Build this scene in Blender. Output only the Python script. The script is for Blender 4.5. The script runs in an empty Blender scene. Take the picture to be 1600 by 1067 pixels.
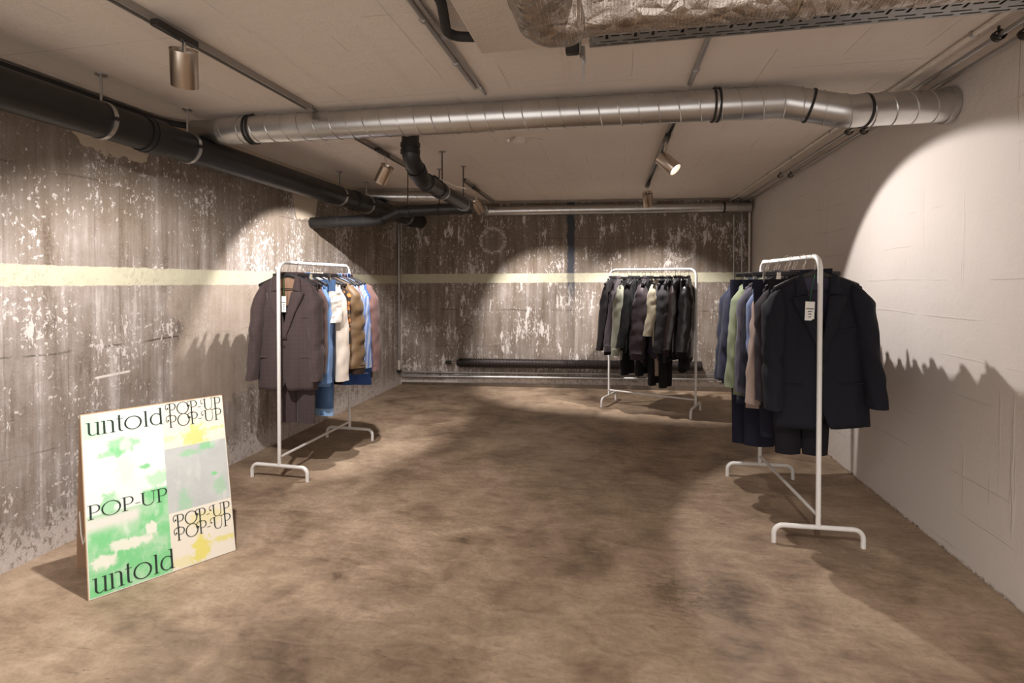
import bpy, math, random
from math import sin, cos, pi, radians, sqrt, exp
from mathutils import Vector, Matrix, noise
random.seed(7)
SC = bpy.context.scene
COL = SC.collection
V = Vector

# ---------------------------------------------------------------- camera
F_PX, CY, PITCH, ROLL, YAW, CAMH = 810.6, 451.07, 0.01298, 0.00096, 0.19525, 1.3618
_fw = V((-sin(YAW)*cos(PITCH), cos(YAW)*cos(PITCH), -sin(PITCH)))
_r0 = V((cos(YAW), sin(YAW), 0)); _u0 = _r0.cross(_fw)
_r = _r0*cos(ROLL) + _u0*sin(ROLL); _u = -_r0*sin(ROLL) + _u0*cos(ROLL)
cd = bpy.data.cameras.new('camera'); cam = bpy.data.objects.new('camera', cd); COL.objects.link(cam)
m = Matrix((_r, _u, -_fw)).transposed().to_4x4(); m.translation = V((0, 0, CAMH)); cam.matrix_world = m
cd.sensor_width = 36; cd.lens = F_PX/1600*36; cd.shift_y = -(533.5-CY)/1600
cd.clip_start = 0.02
SC.camera = cam

# ---------------------------------------------------------------- light
w = bpy.data.worlds.new('world'); SC.world = w; w.use_nodes = True
bg = w.node_tree.nodes['Background']; bg.inputs[0].default_value = (1.0, .935, .885, 1); bg.inputs[1].default_value = 2.0
vs = SC.view_settings; vs.view_transform = 'Standard'; vs.look = 'None'; vs.gamma = 1; vs.exposure = 0.0; vs.use_curve_mapping = False
SPOT_COL = (1.0, .95, .925)

# ---------------------------------------------------------------- room sizes
LX, RX, CZ = -2.793, 1.656, 2.385
def BY(x): return 6.726 + .0873*x
Y0 = -.9  # end left open behind the camera so added world light fills the room

# ---------------------------------------------------------------- node helper
class NT:
    def __init__(s, name):
        s.m = bpy.data.materials.new(name); s.m.use_nodes = True
        s.t = s.m.node_tree; s.n = s.t.nodes; s.b = s.n['Principled BSDF']
    def new(s, k): return s.n.new(k)
    def put(s, sock, v):
        if v is None: return
        if hasattr(v, 'links') or isinstance(v, bpy.types.NodeSocket): s.t.links.new(v, sock)
        else:
            if isinstance(v, (tuple, list)) and sock.type == 'RGBA' and len(v) == 3: v = (*v, 1)
            sock.default_value = v
    def math(s, op, a, b=None, c=None, clamp=False):
        n = s.new('ShaderNodeMath'); n.operation = op; n.use_clamp = clamp
        s.put(n.inputs[0], a); s.put(n.inputs[1], b); s.put(n.inputs[2], c); return n.outputs[0]
    def obj(s): return s.new('ShaderNodeTexCoord').outputs['Object']
    def sep(s, v):
        n = s.new('ShaderNodeSeparateXYZ'); s.put(n.inputs[0], v); return n.outputs
    def comb(s, x, y, z=0.0):
        n = s.new('ShaderNodeCombineXYZ'); s.put(n.inputs[0], x); s.put(n.inputs[1], y); s.put(n.inputs[2], z); return n.outputs[0]
    def mul(s, v, k):
        n = s.new('ShaderNodeVectorMath'); n.operation = 'MULTIPLY'; s.put(n.inputs[0], v); n.inputs[1].default_value = k; return n.outputs[0]
    def noise(s, v, sc, det=4, rough=.55, dist=0):
        n = s.new('ShaderNodeTexNoise'); s.put(n.inputs['Vector'], v)
        n.inputs['Scale'].default_value = sc; n.inputs['Detail'].default_value = det
        n.inputs['Roughness'].default_value = rough; n.inputs['Distortion'].default_value = dist
        return n.outputs['Fac']
    def step(s, v, a, b):      # smooth 0..1 between a and b
        n = s.new('ShaderNodeMapRange'); n.interpolation_type = 'SMOOTHSTEP' if abs(b-a) > 1e-6 else 'LINEAR'
        s.put(n.inputs['Value'], v); n.inputs['From Min'].default_value = a; n.inputs['From Max'].default_value = b
        return n.outputs['Result']
    def band(s, v, a, b, e=.004):
        return s.math('MULTIPLY', s.step(v, a-e, a+e), s.math('SUBTRACT', 1.0, s.step(v, b-e, b+e)))
    def mix(s, f, a, b, mode='MIX'):
        n = s.new('ShaderNodeMix'); n.data_type = 'RGBA'; n.blend_type = mode
        s.put(n.inputs[0], f); s.put(n.inputs[6], a); s.put(n.inputs[7], b); return n.outputs[2]
    def ramp(s, f, stops):
        n = s.new('ShaderNodeValToRGB'); s.put(n.inputs[0], f); cr = n.color_ramp
        while len(cr.elements) < len(stops): cr.elements.new(.5)
        for e, (p, c) in zip(cr.elements, stops): e.position = p; e.color = (*c, 1)
        return n.outputs[0]
    def bump(s, h, st=.3, dist=.01):
        n = s.new('ShaderNodeBump'); s.put(n.inputs['Height'], h); n.inputs['Strength'].default_value = st
        n.inputs['Distance'].default_value = dist; s.t.links.new(n.outputs[0], s.b.inputs['Normal'])
    def out(s, col=None, rough=None, metal=None, spec=None):
        s.put(s.b.inputs['Base Color'], col); s.put(s.b.inputs['Roughness'], rough); s.put(s.b.inputs['Metallic'], metal)
        s.put(s.b.inputs['Specular IOR Level'], spec)
        return s.m
def srgb(r, g, b):
    f = lambda c: (c/255/12.92) if c/255 <= .04045 else ((c/255+.055)/1.055)**2.4
    return (f(r), f(g), f(b))

def plain(name, col, rough=.6, metal=0, spec=.5, nscale=30, namp=.12, bump=0):
    t = NT(name); o = t.obj(); n = t.noise(o, nscale, 3)
    d = tuple(c*(1-namp) for c in col); l = tuple(min(1, c*(1+namp)) for c in col)
    c = t.mix(n, d, l)
    if bump: t.bump(t.noise(o, nscale*3, 4), bump, .004)
    return t.out(c, rough, metal, spec)
_fab = {}
def fabric(rgb, rough=.9, kind='plain', sheen=.15):
    key = (rgb, kind, rough)
    if key in _fab: return _fab[key]
    col = srgb(*rgb); t = NT('fabric_%s_%d_%d_%d' % (kind, *rgb)); o = t.obj()
    n = t.noise(t.mul(o, (1, 1, .35)), 14, 4)
    c = t.mix(n, tuple(x*.78 for x in col), tuple(min(1, x*1.2) for x in col))
    s = t.sep(o); wv = t.noise(o, 420, 2)
    if kind == 'check':
        for ax, k in ((0, 240), (2, 200)):
            l = t.step(t.math('SINE', t.math('MULTIPLY', s[ax], k)), .75, .98)
            c = t.mix(t.math('MULTIPLY', l, .12), c, tuple(min(1, x*1.8+.006) for x in col))
    if kind == 'stripe':
        l = t.step(t.math('SINE', t.math('MULTIPLY', s[0], 420)), -.2, .4)
        c = t.mix(t.math('MULTIPLY', l, .6), c, (.5, .52, .58))
    if kind == 'denim':
        f = t.noise(t.mul(o, (1, 1, .2)), 9, 5); c = t.mix(t.step(f, .4, .75), c, tuple(min(1, x*1.9+.03) for x in col))
    if kind == 'animal':
        v = t.new('ShaderNodeTexVoronoi'); t.put(v.inputs['Vector'], o); v.inputs['Scale'].default_value = 26
        c = t.mix(t.step(v.outputs['Distance'], .35, .5), srgb(176, 112, 52), srgb(30, 20, 15))
    if kind == 'leather':
        t.bump(t.noise(o, 60, 5), .35, .004)
    else: t.bump(wv, .25, .001)
    t.b.inputs['Sheen Weight'].default_value = 0 if kind == 'leather' or max(rgb) < 50 else sheen*.6
    _fab[key] = t.out(c, rough, 0, .3 if kind != 'leather' else .5)
    return _fab[key]

# ---------------------------------------------------------------- mesh builder
class MB:
    def __init__(s): s.v = []; s.f = []
    def add(s, vs, fs):
        b = len(s.v); s.v += [tuple(p) for p in vs]; s.f += [tuple(i+b for i in f) for f in fs]; return s
    def box(s, c, d, M=None):
        x, y, z = (k/2 for k in d); c = V(c)
        P = [V((sx*x, sy*y, sz*z)) for sz in (-1, 1) for sx, sy in ((-1, -1), (1, -1), (1, 1), (-1, 1))]
        if M: P = [M @ p for p in P]
        return s.add([c+p for p in P], [(3, 2, 1, 0), (4, 5, 6, 7), (0, 1, 5, 4), (1, 2, 6, 5), (2, 3, 7, 6), (3, 0, 4, 7)])
    def bevbox(s, c, d, b=.003, M=None):
        x, y, z = (k/2 for k in d); c = V(c); rings = []
        def ring(ix, iy, zz):
            P = []
            for (sx, sy) in ((-1, -1), (1, -1), (1, 1), (-1, 1)):
                if (sx, sy) in ((-1, -1), (1, 1)): P += [(sx*ix, sy*(iy-b*.999)), (sx*(ix-b*.999), sy*iy)]
                else: P += [(sx*(ix-b*.999), sy*iy), (sx*ix, sy*(iy-b*.999))]
            return [V((p, q, zz)) for p, q in P]
        for (e, zz) in ((b, -z), (0, -z+b), (0, z-b), (b, z)): rings.append(ring(x-e, y-e, zz))
        if M: rings = [[M @ p for p in r] for r in rings]
        vs = [c+p for r in rings for p in r]; fs = []
        for k in range(3):
            for i in range(8): j = (i+1) % 8; fs.append((k*8+i, k*8+j, k*8+8+j, k*8+8+i))
        fs += [tuple(range(7, -1, -1)), tuple(range(24, 32))]
        return s.add(vs, fs)
    def loft(s, rings, caps=True, closed=True):
        n = len(rings[0]); vs = [p for r in rings for p in r]; fs = []
        for k in range(len(rings)-1):
            for i in range(n if closed else n-1):
                j = (i+1) % n; fs.append((k*n+i, k*n+j, (k+1)*n+j, (k+1)*n+i))
        if caps and closed: fs += [tuple(range(n-1, -1, -1)), tuple(range((len(rings)-1)*n, len(rings)*n))]
        return s.add(vs, fs)
    def tube(s, path, r, n=12, caps=True):
        fr = frames(path); rs = r if isinstance(r, (list, tuple)) else [r]*len(path)
        return s.loft([[p + (N*cos(2*pi*i/n)+B*sin(2*pi*i/n))*rr for i in range(n)] for (p, T, N, B), rr in zip(fr, rs)], caps)
    def build(s, name, mat, parent=None, smooth=True, mats=None, sub=0, solid=0, ang=40):
        me = bpy.data.meshes.new(name); me.from_pydata(s.v, [], s.f); me.validate(); me.update()
        o = bpy.data.objects.new(name, me); COL.objects.link(o)
        if mat: me.materials.append(mat)
        if smooth:
            me.polygons.foreach_set('use_smooth', [True]*len(me.polygons))
            try: me.set_sharp_from_angle(angle=radians(ang))
            except Exception: pass
        if solid:
            md = o.modifiers.new('s', 'SOLIDIFY'); md.thickness = solid; md.offset = 0
        if sub:
            md = o.modifiers.new('d', 'SUBSURF'); md.levels = sub; md.render_levels = sub
        if parent: o.parent = parent
        return o
def frames(path):
    P = [V(p) for p in path]; T = []
    for i in range(len(P)):
        a = P[max(i-1, 0)]; b = P[min(i+1, len(P)-1)]; T.append((b-a).normalized())
    up = V((0, 0, 1)) if abs(T[0].z) < .9 else V((0, 1, 0))
    N = (up - T[0]*up.dot(T[0])).normalized(); out = []
    for i, p in enumerate(P):
        if i:
            q = T[i-1].rotation_difference(T[i]); N = (q @ N); N = (N - T[i]*N.dot(T[i])).normalized()
        out.append((p, T[i], N, T[i].cross(N)))
    return out
def fillet(pts, r, n=8):
    P = [V(p) for p in pts]; out = [P[0]]
    for i in range(1, len(P)-1):
        a, b, c = P[i-1], P[i], P[i+1]; rr = r[i-1] if isinstance(r, (list, tuple)) else r
        d1 = (a-b).normalized(); d2 = (c-b).normalized(); half = d1.angle(d2)/2
        if half > pi/2-.02 or rr == 0: out.append(b); continue
        t = min(rr/math.tan(half), (a-b).length*.49, (c-b).length*.49); rr = t*math.tan(half)
        ce = b + (d1+d2).normalized()*(rr/sin(half)); s1 = b+d1*t-ce; s2 = b+d2*t-ce; ang = s1.angle(s2)
        for k in range(n+1):
            u = k/n; out.append(ce + (s1*sin((1-u)*ang)+s2*sin(u*ang))/sin(ang))
    out.append(P[-1]); return out
def resample(path, step):
    P = [V(p) for p in path]; out = [P[0]]; 
    for a, b in zip(P, P[1:]):
        n = max(1, round((b-a).length/step))
        for k in range(1, n+1): out.append(a.lerp(b, k/n))
    return out
def empty(name, loc=(0, 0, 0), rz=0, rot=None):
    o = bpy.data.objects.new(name, None); COL.objects.link(o); o.location = loc; o.rotation_euler = rot or (0, 0, rz); o.empty_display_size = .05; return o
def tag(o, label=None, cat=None, group=None, kind=None):
    if label: o['label'] = label
    if cat: o['category'] = cat
    if group: o['group'] = group
    if kind: o['kind'] = kind
    return o
def thing(name, label, cat, loc=(0, 0, 0), rz=0, group=None, rot=None):
    return tag(empty(name, loc, rz, rot), label, cat, group)

# ---------------------------------------------------------------- materials: wall, floor, ceiling
def old_concrete(name, axis):
    """bare formwork concrete with rests of white paint; axis = horizontal coordinate of the wall"""
    t = NT(name); s = t.sep(t.obj()); u = s[axis]; z = s[2]
    p = t.comb(u, z, 0.0)
    big = t.noise(p, 1.3, 4); streak = t.noise(t.mul(p, (13, .8, 1)), 1.0, 6, .68); mid = t.noise(t.mul(p, (1, .6, 1)), 6, 6, .65)
    fine = t.noise(p, 70, 4, .7)
    base = t.ramp(t.math('ADD', t.math('MULTIPLY', streak, .65), t.math('MULTIPLY', mid, .35)),
                  [(.36, srgb(92, 80, 69)), (.46, srgb(134, 122, 112)), (.54, srgb(154, 144, 137)), (.62, srgb(190, 181, 176))])
    base = t.mix(t.math('MULTIPLY', t.step(fine, .35, .7), .35), base, srgb(164, 152, 140))
    if axis == 0: base = t.mix(.38, base, t.mix(big, srgb(84, 70, 56), srgb(112, 97, 82)))
    # browner above shoulder height
    base = t.mix(t.math('MULTIPLY', t.step(z, 1.3, 1.9), .55), base, t.mix(big, srgb(92, 78, 60), srgb(126, 111, 94)))
    # board joints (vertical boards) and pour lines
    jn = t.math('SINE', t.math('MULTIPLY', t.math('ADD', u, t.math('MULTIPLY', mid, .02)), 2*pi/.145))
    joint = t.math('MULTIPLY', t.step(jn, .975, .999), t.step(big, .35, .6))
    base = t.mix(t.math('MULTIPLY', joint, .35), base, srgb(70, 60, 50))
    wob = t.math('MULTIPLY', t.math('SUBTRACT', t.noise(t.comb(u, 0.0, 3.0), 3, 5), .5), .10)
    for zz, k in ((1.0, 1.), (1.92, .6), (.52, .5)):
        d = t.math('ABSOLUTE', t.math('SUBTRACT', z, t.math('ADD', wob, zz)))
        l = t.math('MULTIPLY', t.math('SUBTRACT', 1.0, t.step(d, .002, .007)), t.step(t.noise(p, 2.0, 3), .45, .56))
        base = t.mix(t.math('MULTIPLY', l, k*.8), base, srgb(62, 52, 44))
    # smoother bare patch
    if axis == 1:
        e = t.math('MULTIPLY', t.math('SUBTRACT', mid, .5), .5)
        ue = t.math('ADD', u, e); patch = t.math('MULTIPLY', t.band(ue, 2.86, 3.9, .03), t.band(t.math('ADD', z, e), .50, 1.42, .02))
        base = t.mix(t.math('MULTIPLY', patch, .72), base, t.mix(t.math('ADD', t.math('MULTIPLY', fine, .5), t.math('MULTIPLY', mid, .5)), srgb(128, 113, 98), srgb(186, 171, 156)))
        rest = t.math('SUBTRACT', 1.0, t.math('MULTIPLY', patch, .85))
    else: rest = 1.0
    # paint flakes: small ones stretched downwards, larger ones
    wp = t.comb(t.math('ADD', u, t.math('MULTIPLY', t.math('SUBTRACT', mid, .5), .09)), t.math('ADD', z, t.math('MULTIPLY', t.math('SUBTRACT', fine, .5), .02)), 0.0)
    f1 = t.noise(t.mul(wp, (1, .38 if axis == 0 else .55, 1)), 50 if axis == 0 else 46, 6, .7); f2 = t.noise(t.mul(wp, (1, .22, 1)), 15, 7, .74); clump = t.noise(p, 2.3, 3)
    thr = t.math('MULTIPLY', t.math('ADD', t.math('SUBTRACT', clump, .5 if axis == 1 else .44), t.math('MULTIPLY', t.math('SUBTRACT', streak, .5), .5)), .42)
    a = t.step(t.math('ADD', f1, thr), .605 if axis == 0 else .572, .65 if axis == 0 else .615); b = t.step(t.math('ADD', f2, thr), .60 if axis == 0 else .622, .64 if axis == 0 else .66)
    low = t.math('SUBTRACT', 1.0, t.step(t.math('ADD', z, t.math('MULTIPLY', mid, .35)), .22, .5))
    cc = t.step(t.math('ADD', t.noise(t.mul(p, (1, .6, 1)), 42, 6, .75), t.math('MULTIPLY', low, .17)), .56, .63)
    fl = t.math('MAXIMUM', t.math('MAXIMUM', a, b), t.math('MULTIPLY', cc, t.math('MULTIPLY', low, .8)))
    fl = t.math('MULTIPLY', t.math('MULTIPLY', fl, rest), t.math('ADD', .72, t.math('MULTIPLY', fine, .3)))
    col = t.mix(fl, base, srgb(216, 207, 201))
    en = t.math('MULTIPLY', t.math('SUBTRACT', t.noise(p, 16, 7, .75), .5), .06)
    if axis == 1:      # rest of the white ceiling paint along the top
        k = t.math('ADD', z, t.math('MULTIPLY', t.math('SUBTRACT', t.noise(p, 7, 6, .7), .5), .16))
        lim = t.math('ADD', 2.19, t.math('MULTIPLY', t.band(u, 2.25, 2.68, .05), -.12))
        lim = t.math('ADD', lim, t.math('MULTIPLY', t.band(u, 4.15, 4.5, .05), -.26))
        tp = t.step(t.math('SUBTRACT', k, lim), -.004, .006); col = t.mix(tp, col, srgb(196, 180, 160))
    else:
        # two round stains where pipes were capped, dark blue-grey run
        for cx, cz in ((-1.559, 1.90), (.822, 1.80), (-1.9, .72)):
            dx = t.math('SUBTRACT', u, cx); dz = t.math('SUBTRACT', z, cz)
            r = t.math('SQRT', t.math('ADD', t.math('MULTIPLY', dx, dx), t.math('MULTIPLY', dz, dz)))
            r = t.math('ADD', r, t.math('MULTIPLY', t.math('SUBTRACT', t.noise(p, 22, 4), .5), .05))
            ring = t.math('MULTIPLY', t.band(r, .135 if cz > 1 else .07, .18 if cz > 1 else .09, .008), t.step(t.noise(p, 40, 5, .7), .42, .56))
            col = t.mix(t.math('MULTIPLY', ring, .75), col, srgb(205, 195, 184) if cz > 1 else srgb(80, 70, 60))
        ub = t.math('ADD', u, t.math('MULTIPLY', t.math('SUBTRACT', t.noise(p, 8, 4), .5), .06))
        bl = t.math('MULTIPLY', t.band(ub, -.60, -.505, .01), t.math('ADD', t.math('MULTIPLY', t.step(z, .95, 1.5), .78), t.math('MULTIPLY', t.step(z, .2, .8), .22)))
        col = t.mix(bl, col, srgb(66, 68, 74))
    if axis == 0: col = t.mix(t.math('MULTIPLY', t.math('SUBTRACT', 1.0, t.step(ub, LX+.012, LX+.03)), t.step(t.noise(p, 6, 4), .35, .6)), col, srgb(200, 190, 178))
    else:
        dl = t.math('ABSOLUTE', t.math('SUBTRACT', z, t.math('ADD', .832, t.math('MULTIPLY', t.math('SUBTRACT', u, 2.33), .02))))
        col = t.mix(t.math('MULTIPLY', t.math('SUBTRACT', 1.0, t.step(dl, .005, .008)), t.band(u, 2.34, 2.55, .01)), col, srgb(222, 214, 206))
    # cream stripe
    z0, z1, sl = (1.340, 1.444, 0.0) if axis == 1 else (1.346, 1.465, .0)
    zz = t.math('ADD', z, t.math('MULTIPLY', en, .5))
    if axis == 0: zz = t.math('SUBTRACT', zz, t.math('MULTIPLY', t.math('ADD', u, 2.8), .0047))
    st = t.band(zz, z0, z1, .003)
    if axis == 0: st = t.math('MULTIPLY', st, t.math('SUBTRACT', 1.0, t.math('MULTIPLY', t.band(ub, -.60, -.505, .01), .55)))
    col = t.mix(t.math('MULTIPLY', st, .96), col, t.mix(t.noise(p, 11, 6, .7), srgb(176, 171, 146), srgb(208, 203, 178)))
    h = t.math('ADD', t.math('MULTIPLY', fl, .5), t.math('ADD', t.math('MULTIPLY', mid, .8), t.math('MULTIPLY', fine, .35)))
    t.bump(h, .55, .012)
    return t.out(col, .9, 0, .25)

def white_paint(name, ax):
    """rough painted concrete; ax='wall' or 'ceiling'"""
    t = NT(name); o = t.obj(); s = t.sep(o)
    if ax == 'wall': p = t.comb(s[1], s[2], 0.0); u, q = s[1], s[2]
    else: p = t.comb(s[0], s[1], 0.0); u, q = s[0], s[1]
    big = t.noise(p, 1.1, 4); mid = t.noise(p, 9, 6, .62); fine = t.noise(p, 90, 3, .6)
    if ax == 'wall': base = t.mix(big, srgb(208, 198, 190), srgb(222, 213, 206))
    else: base = t.mix(big, srgb(206, 194, 183), srgb(222, 211, 200))
    wob = t.math('MULTIPLY', t.math('SUBTRACT', t.noise(p, 2.2, 4), .5), .03)
    if ax == 'wall':
        # formwork board edges run level, runs of paint hang down
        bl = t.step(t.math('SINE', t.math('MULTIPLY', t.math('ADD', q, wob), 2*pi/.19)), .985, .9995)
        run = t.step(t.noise(t.mul(p, (14, .8, 1)), 1.0, 5, .6), .62, .70)
        pat = t.step(t.noise(p, 1.9, 3), .48, .62)
        line = t.math('MULTIPLY', bl, pat); extra = t.math('MULTIPLY', run, .5)
    else:
        # boards run along the depth of the room
        bl = t.step(t.math('SINE', t.math('MULTIPLY', t.math('ADD', u, t.math('MULTIPLY', wob, .4)), 2*pi/.31)), .9985, .99995)
        b2 = t.step(t.math('SINE', t.math('MULTIPLY', t.math('ADD', q, wob), 2*pi/.83)), .9996, .99999)
        line = t.math('MAXIMUM', t.math('MULTIPLY', bl, t.step(t.noise(p, 3.1, 4), .48, .58)), t.math('MULTIPLY', b2, t.step(t.noise(p, 2.3, 4), .45, .55))); extra = 0.0
        run = t.step(t.noise(t.mul(p, (10, .7, 1)), 1.0, 5, .6), .55, .75)
        base = t.mix(t.math('MULTIPLY', run, .25), base, srgb(190, 175, 160))
    pits = t.step(t.noise(p, 38, 4, .7), .70, .74)
    dirt = t.step(t.noise(p, 120, 2), .72, .80)
    col = t.mix(t.math('MULTIPLY', line, .10), base, srgb(110, 94, 80))
    col = t.mix(t.math('MULTIPLY', dirt, .35), col, srgb(120, 104, 90))
    if ax == 'wall':
        low = t.math('SUBTRACT', 1.0, t.step(t.math('ADD', q, t.math('MULTIPLY', mid, .05)), .02, .045))
        col = t.mix(t.math('MULTIPLY', low, t.step(t.noise(p, 30, 5, .7), .4, .55)), col, srgb(92, 74, 56))
    h = t.math('ADD', t.math('MULTIPLY', mid, .9), t.math('ADD', t.math('MULTIPLY', fine, .18), t.math('MULTIPLY', line, .35)))
    h = t.math('SUBTRACT', t.math('ADD', h, extra), t.math('MULTIPLY', pits, .7))
    t.bump(h, .55 if ax == 'wall' else .8, .010)
    return t.out(col, .8, 0, .3)

def floor_mat():
    t = NT('floor_concrete'); o = t.obj(); s = t.sep(o); p = t.comb(s[0], s[1], 0.0)
    big = t.noise(p, .9, 4, .6, .4); mid = t.noise(p, 3.2, 7, .62, .6); fine = t.noise(p, 42, 5, .7); sp = t.noise(p, 150, 2)
    dr = t.noise(t.mul(p, (1, 2.6, 1)), 7, 6, .7, .8)
    f = t.math('ADD', t.math('MULTIPLY', big, .35), t.math('ADD', t.math('MULTIPLY', mid, .4), t.math('MULTIPLY', dr, .25)))
    col = t.ramp(f, [(.36, srgb(84, 67, 53)), (.44, srgb(124, 104, 85)), (.52, srgb(150, 129, 107)), (.63, srgb(178, 156, 133))])
    col = t.mix(t.math('MULTIPLY', t.step(fine, .42, .72), .28), col, srgb(92, 76, 62))
    sc = t.noise(t.mul(p, (2.2, 14, 1)), 2.2, 6, .75, 2.5)
    scr = t.math('MULTIPLY', t.step(sc, .58, .68), t.step(t.noise(p, 1.4, 3), .44, .58))
    col = t.mix(t.math('MULTIPLY', scr, .6), col, srgb(66, 54, 44))
    col = t.mix(t.math('MULTIPLY', t.step(sp, .76, .80), .5), col, srgb(196, 178, 158))
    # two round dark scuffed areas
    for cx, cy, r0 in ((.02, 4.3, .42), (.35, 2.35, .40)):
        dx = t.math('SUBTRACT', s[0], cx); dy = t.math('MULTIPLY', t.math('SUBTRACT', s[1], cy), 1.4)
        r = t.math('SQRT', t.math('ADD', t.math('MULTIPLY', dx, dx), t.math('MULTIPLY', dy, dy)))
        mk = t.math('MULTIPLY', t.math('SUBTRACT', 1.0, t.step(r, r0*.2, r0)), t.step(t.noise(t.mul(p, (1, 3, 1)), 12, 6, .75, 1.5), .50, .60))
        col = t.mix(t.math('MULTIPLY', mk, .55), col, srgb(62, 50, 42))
    t.bump(t.math('ADD', t.math('MULTIPLY', mid, .8), t.math('MULTIPLY', fine, .35)), .35, .008)
    rough = t.math('ADD', .45, t.math('MULTIPLY', mid, .3))
    return t.out(col, rough, 0, .4)

M_left = old_concrete('bare_concrete_left', 1); M_back = old_concrete('bare_concrete_back', 0)
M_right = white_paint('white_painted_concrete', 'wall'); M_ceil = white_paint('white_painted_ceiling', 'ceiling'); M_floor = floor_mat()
def galv(name, lo, hi, rough=.32):
    t = NT(name); o = t.obj(); v = t.new('ShaderNodeTexVoronoi'); t.put(v.inputs['Vector'], o); v.inputs['Scale'].default_value = 22
    n = t.noise(o, 3, 3); c = t.mix(t.math('ADD', t.math('MULTIPLY', n, .9), t.math('MULTIPLY', t.sep(v.outputs['Color'])[0], .1)), lo, hi)
    return t.out(c, t.math('ADD', rough-.03, t.math('MULTIPLY', n, .08)), 1, .5)
M_galv = galv('galvanised_steel', (.44, .43, .42), (.68, .67, .66))
M_zinc = galv('zinc_pipe', (.38, .37, .36), (.56, .55, .54), .38)
M_brush = galv('brushed_nickel', (.52, .44, .36), (.66, .57, .48), .28)
M_blackp = plain('black_plastic_pipe', (.012, .011, .011), .42, 0, .5, 12, .3)
M_rubber = plain('black_rubber', (.015, .013, .012), .75)
M_dark = plain('dark_metal', (.03, .026, .024), .45, .4)
M_iron = plain('thin_iron_rod', (.10, .08, .07), .5, .8)
M_whitem = plain('white_powder_coat', (.72, .70, .67), .38, 0, .5, 20, .04)
M_track = plain('grey_track', (.30, .27, .24), .45, .3, .5, 20, .08)
M_hang = plain('black_hanger', (.014, .012, .013), .5, 0, .5)
M_chrome = plain('chrome', (.75, .73, .70), .18, 1)
M_tag = plain('white_card', (.78, .76, .72), .8, 0, .2, 10, .03)
M_ink = plain('black_ink', (.02, .02, .02), .8)
M_green = plain('green_string', (.02, .16, .04), .8)
M_wood = plain('plywood_edge', srgb(190, 160, 128), .75, 0, .3, 40, .12)
M_back_board = plain('brown_board', srgb(158, 128, 104), .85, 0, .2, 60, .08)
M_cream = plain('cream_white_plastic', (.62, .56, .49), .5)
def foil_mat():
    t = NT('aluminium_foil_wrap'); o = t.obj(); s = t.sep(o)
    n = t.noise(o, 16, 6, .7, .6); c = t.mix(n, (.30, .25, .21), (.62, .56, .50))
    grid = t.step(t.math('SINE', t.math('MULTIPLY', s[0], 620)), .4, .9)
    v = t.new('ShaderNodeTexVoronoi'); v.feature = 'DISTANCE_TO_EDGE'; t.put(v.inputs['Vector'], t.mul(o, (1, 1, 1))); v.inputs['Scale'].default_value = 20
    t.bump(t.math('ADD', t.math('ADD', n, t.math('MULTIPLY', v.outputs['Distance'], 1.2)), t.math('MULTIPLY', grid, .06)), .6, .02)
    return t.out(c, .27, 1, .5)
M_foil = foil_mat()

# ---------------------------------------------------------------- room shell
def struct(name, verts, faces, mat):
    o = MB().add(verts, faces).build(name, mat, smooth=False); o['kind'] = 'structure'; return o
T = .18
def slab(name, quad, thick, mat):     # quad: inner face corners, thick: vector outward
    q = [V(p) for p in quad]; t = V(thick); vs = q + [p+t for p in q]
    return struct(name, vs, [(0, 1, 2, 3), (7, 6, 5, 4), (0, 4, 5, 1), (1, 5, 6, 2), (2, 6, 7, 3), (3, 7, 4, 0)], mat)
yl, yr = BY(LX), BY(RX)
slab('floor', [(LX-T, Y0, 0), (RX+T, Y0, 0), (RX+T, yr+T, 0), (LX-T, yr+T, 0)], (0, 0, -T), M_floor)
slab('ceiling', [(LX-T, Y0, CZ), (LX-T, yr+T, CZ), (RX+T, yr+T, CZ), (RX+T, Y0, CZ)], (0, 0, T), M_ceil)
slab('wall_left', [(LX, Y0, 0), (LX, yl, 0), (LX, yl, CZ), (LX, Y0, CZ)], (-T, 0, 0), M_left)
slab('wall_right', [(RX, Y0, 0), (RX, Y0, CZ), (RX, yr, CZ), (RX, yr, 0)], (T, 0, 0), M_right)
slab('wall_back', [(LX, yl, 0), (RX, yr, 0), (RX, yr, CZ), (LX, yl, CZ)], (0, T, 0), M_back)

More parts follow.
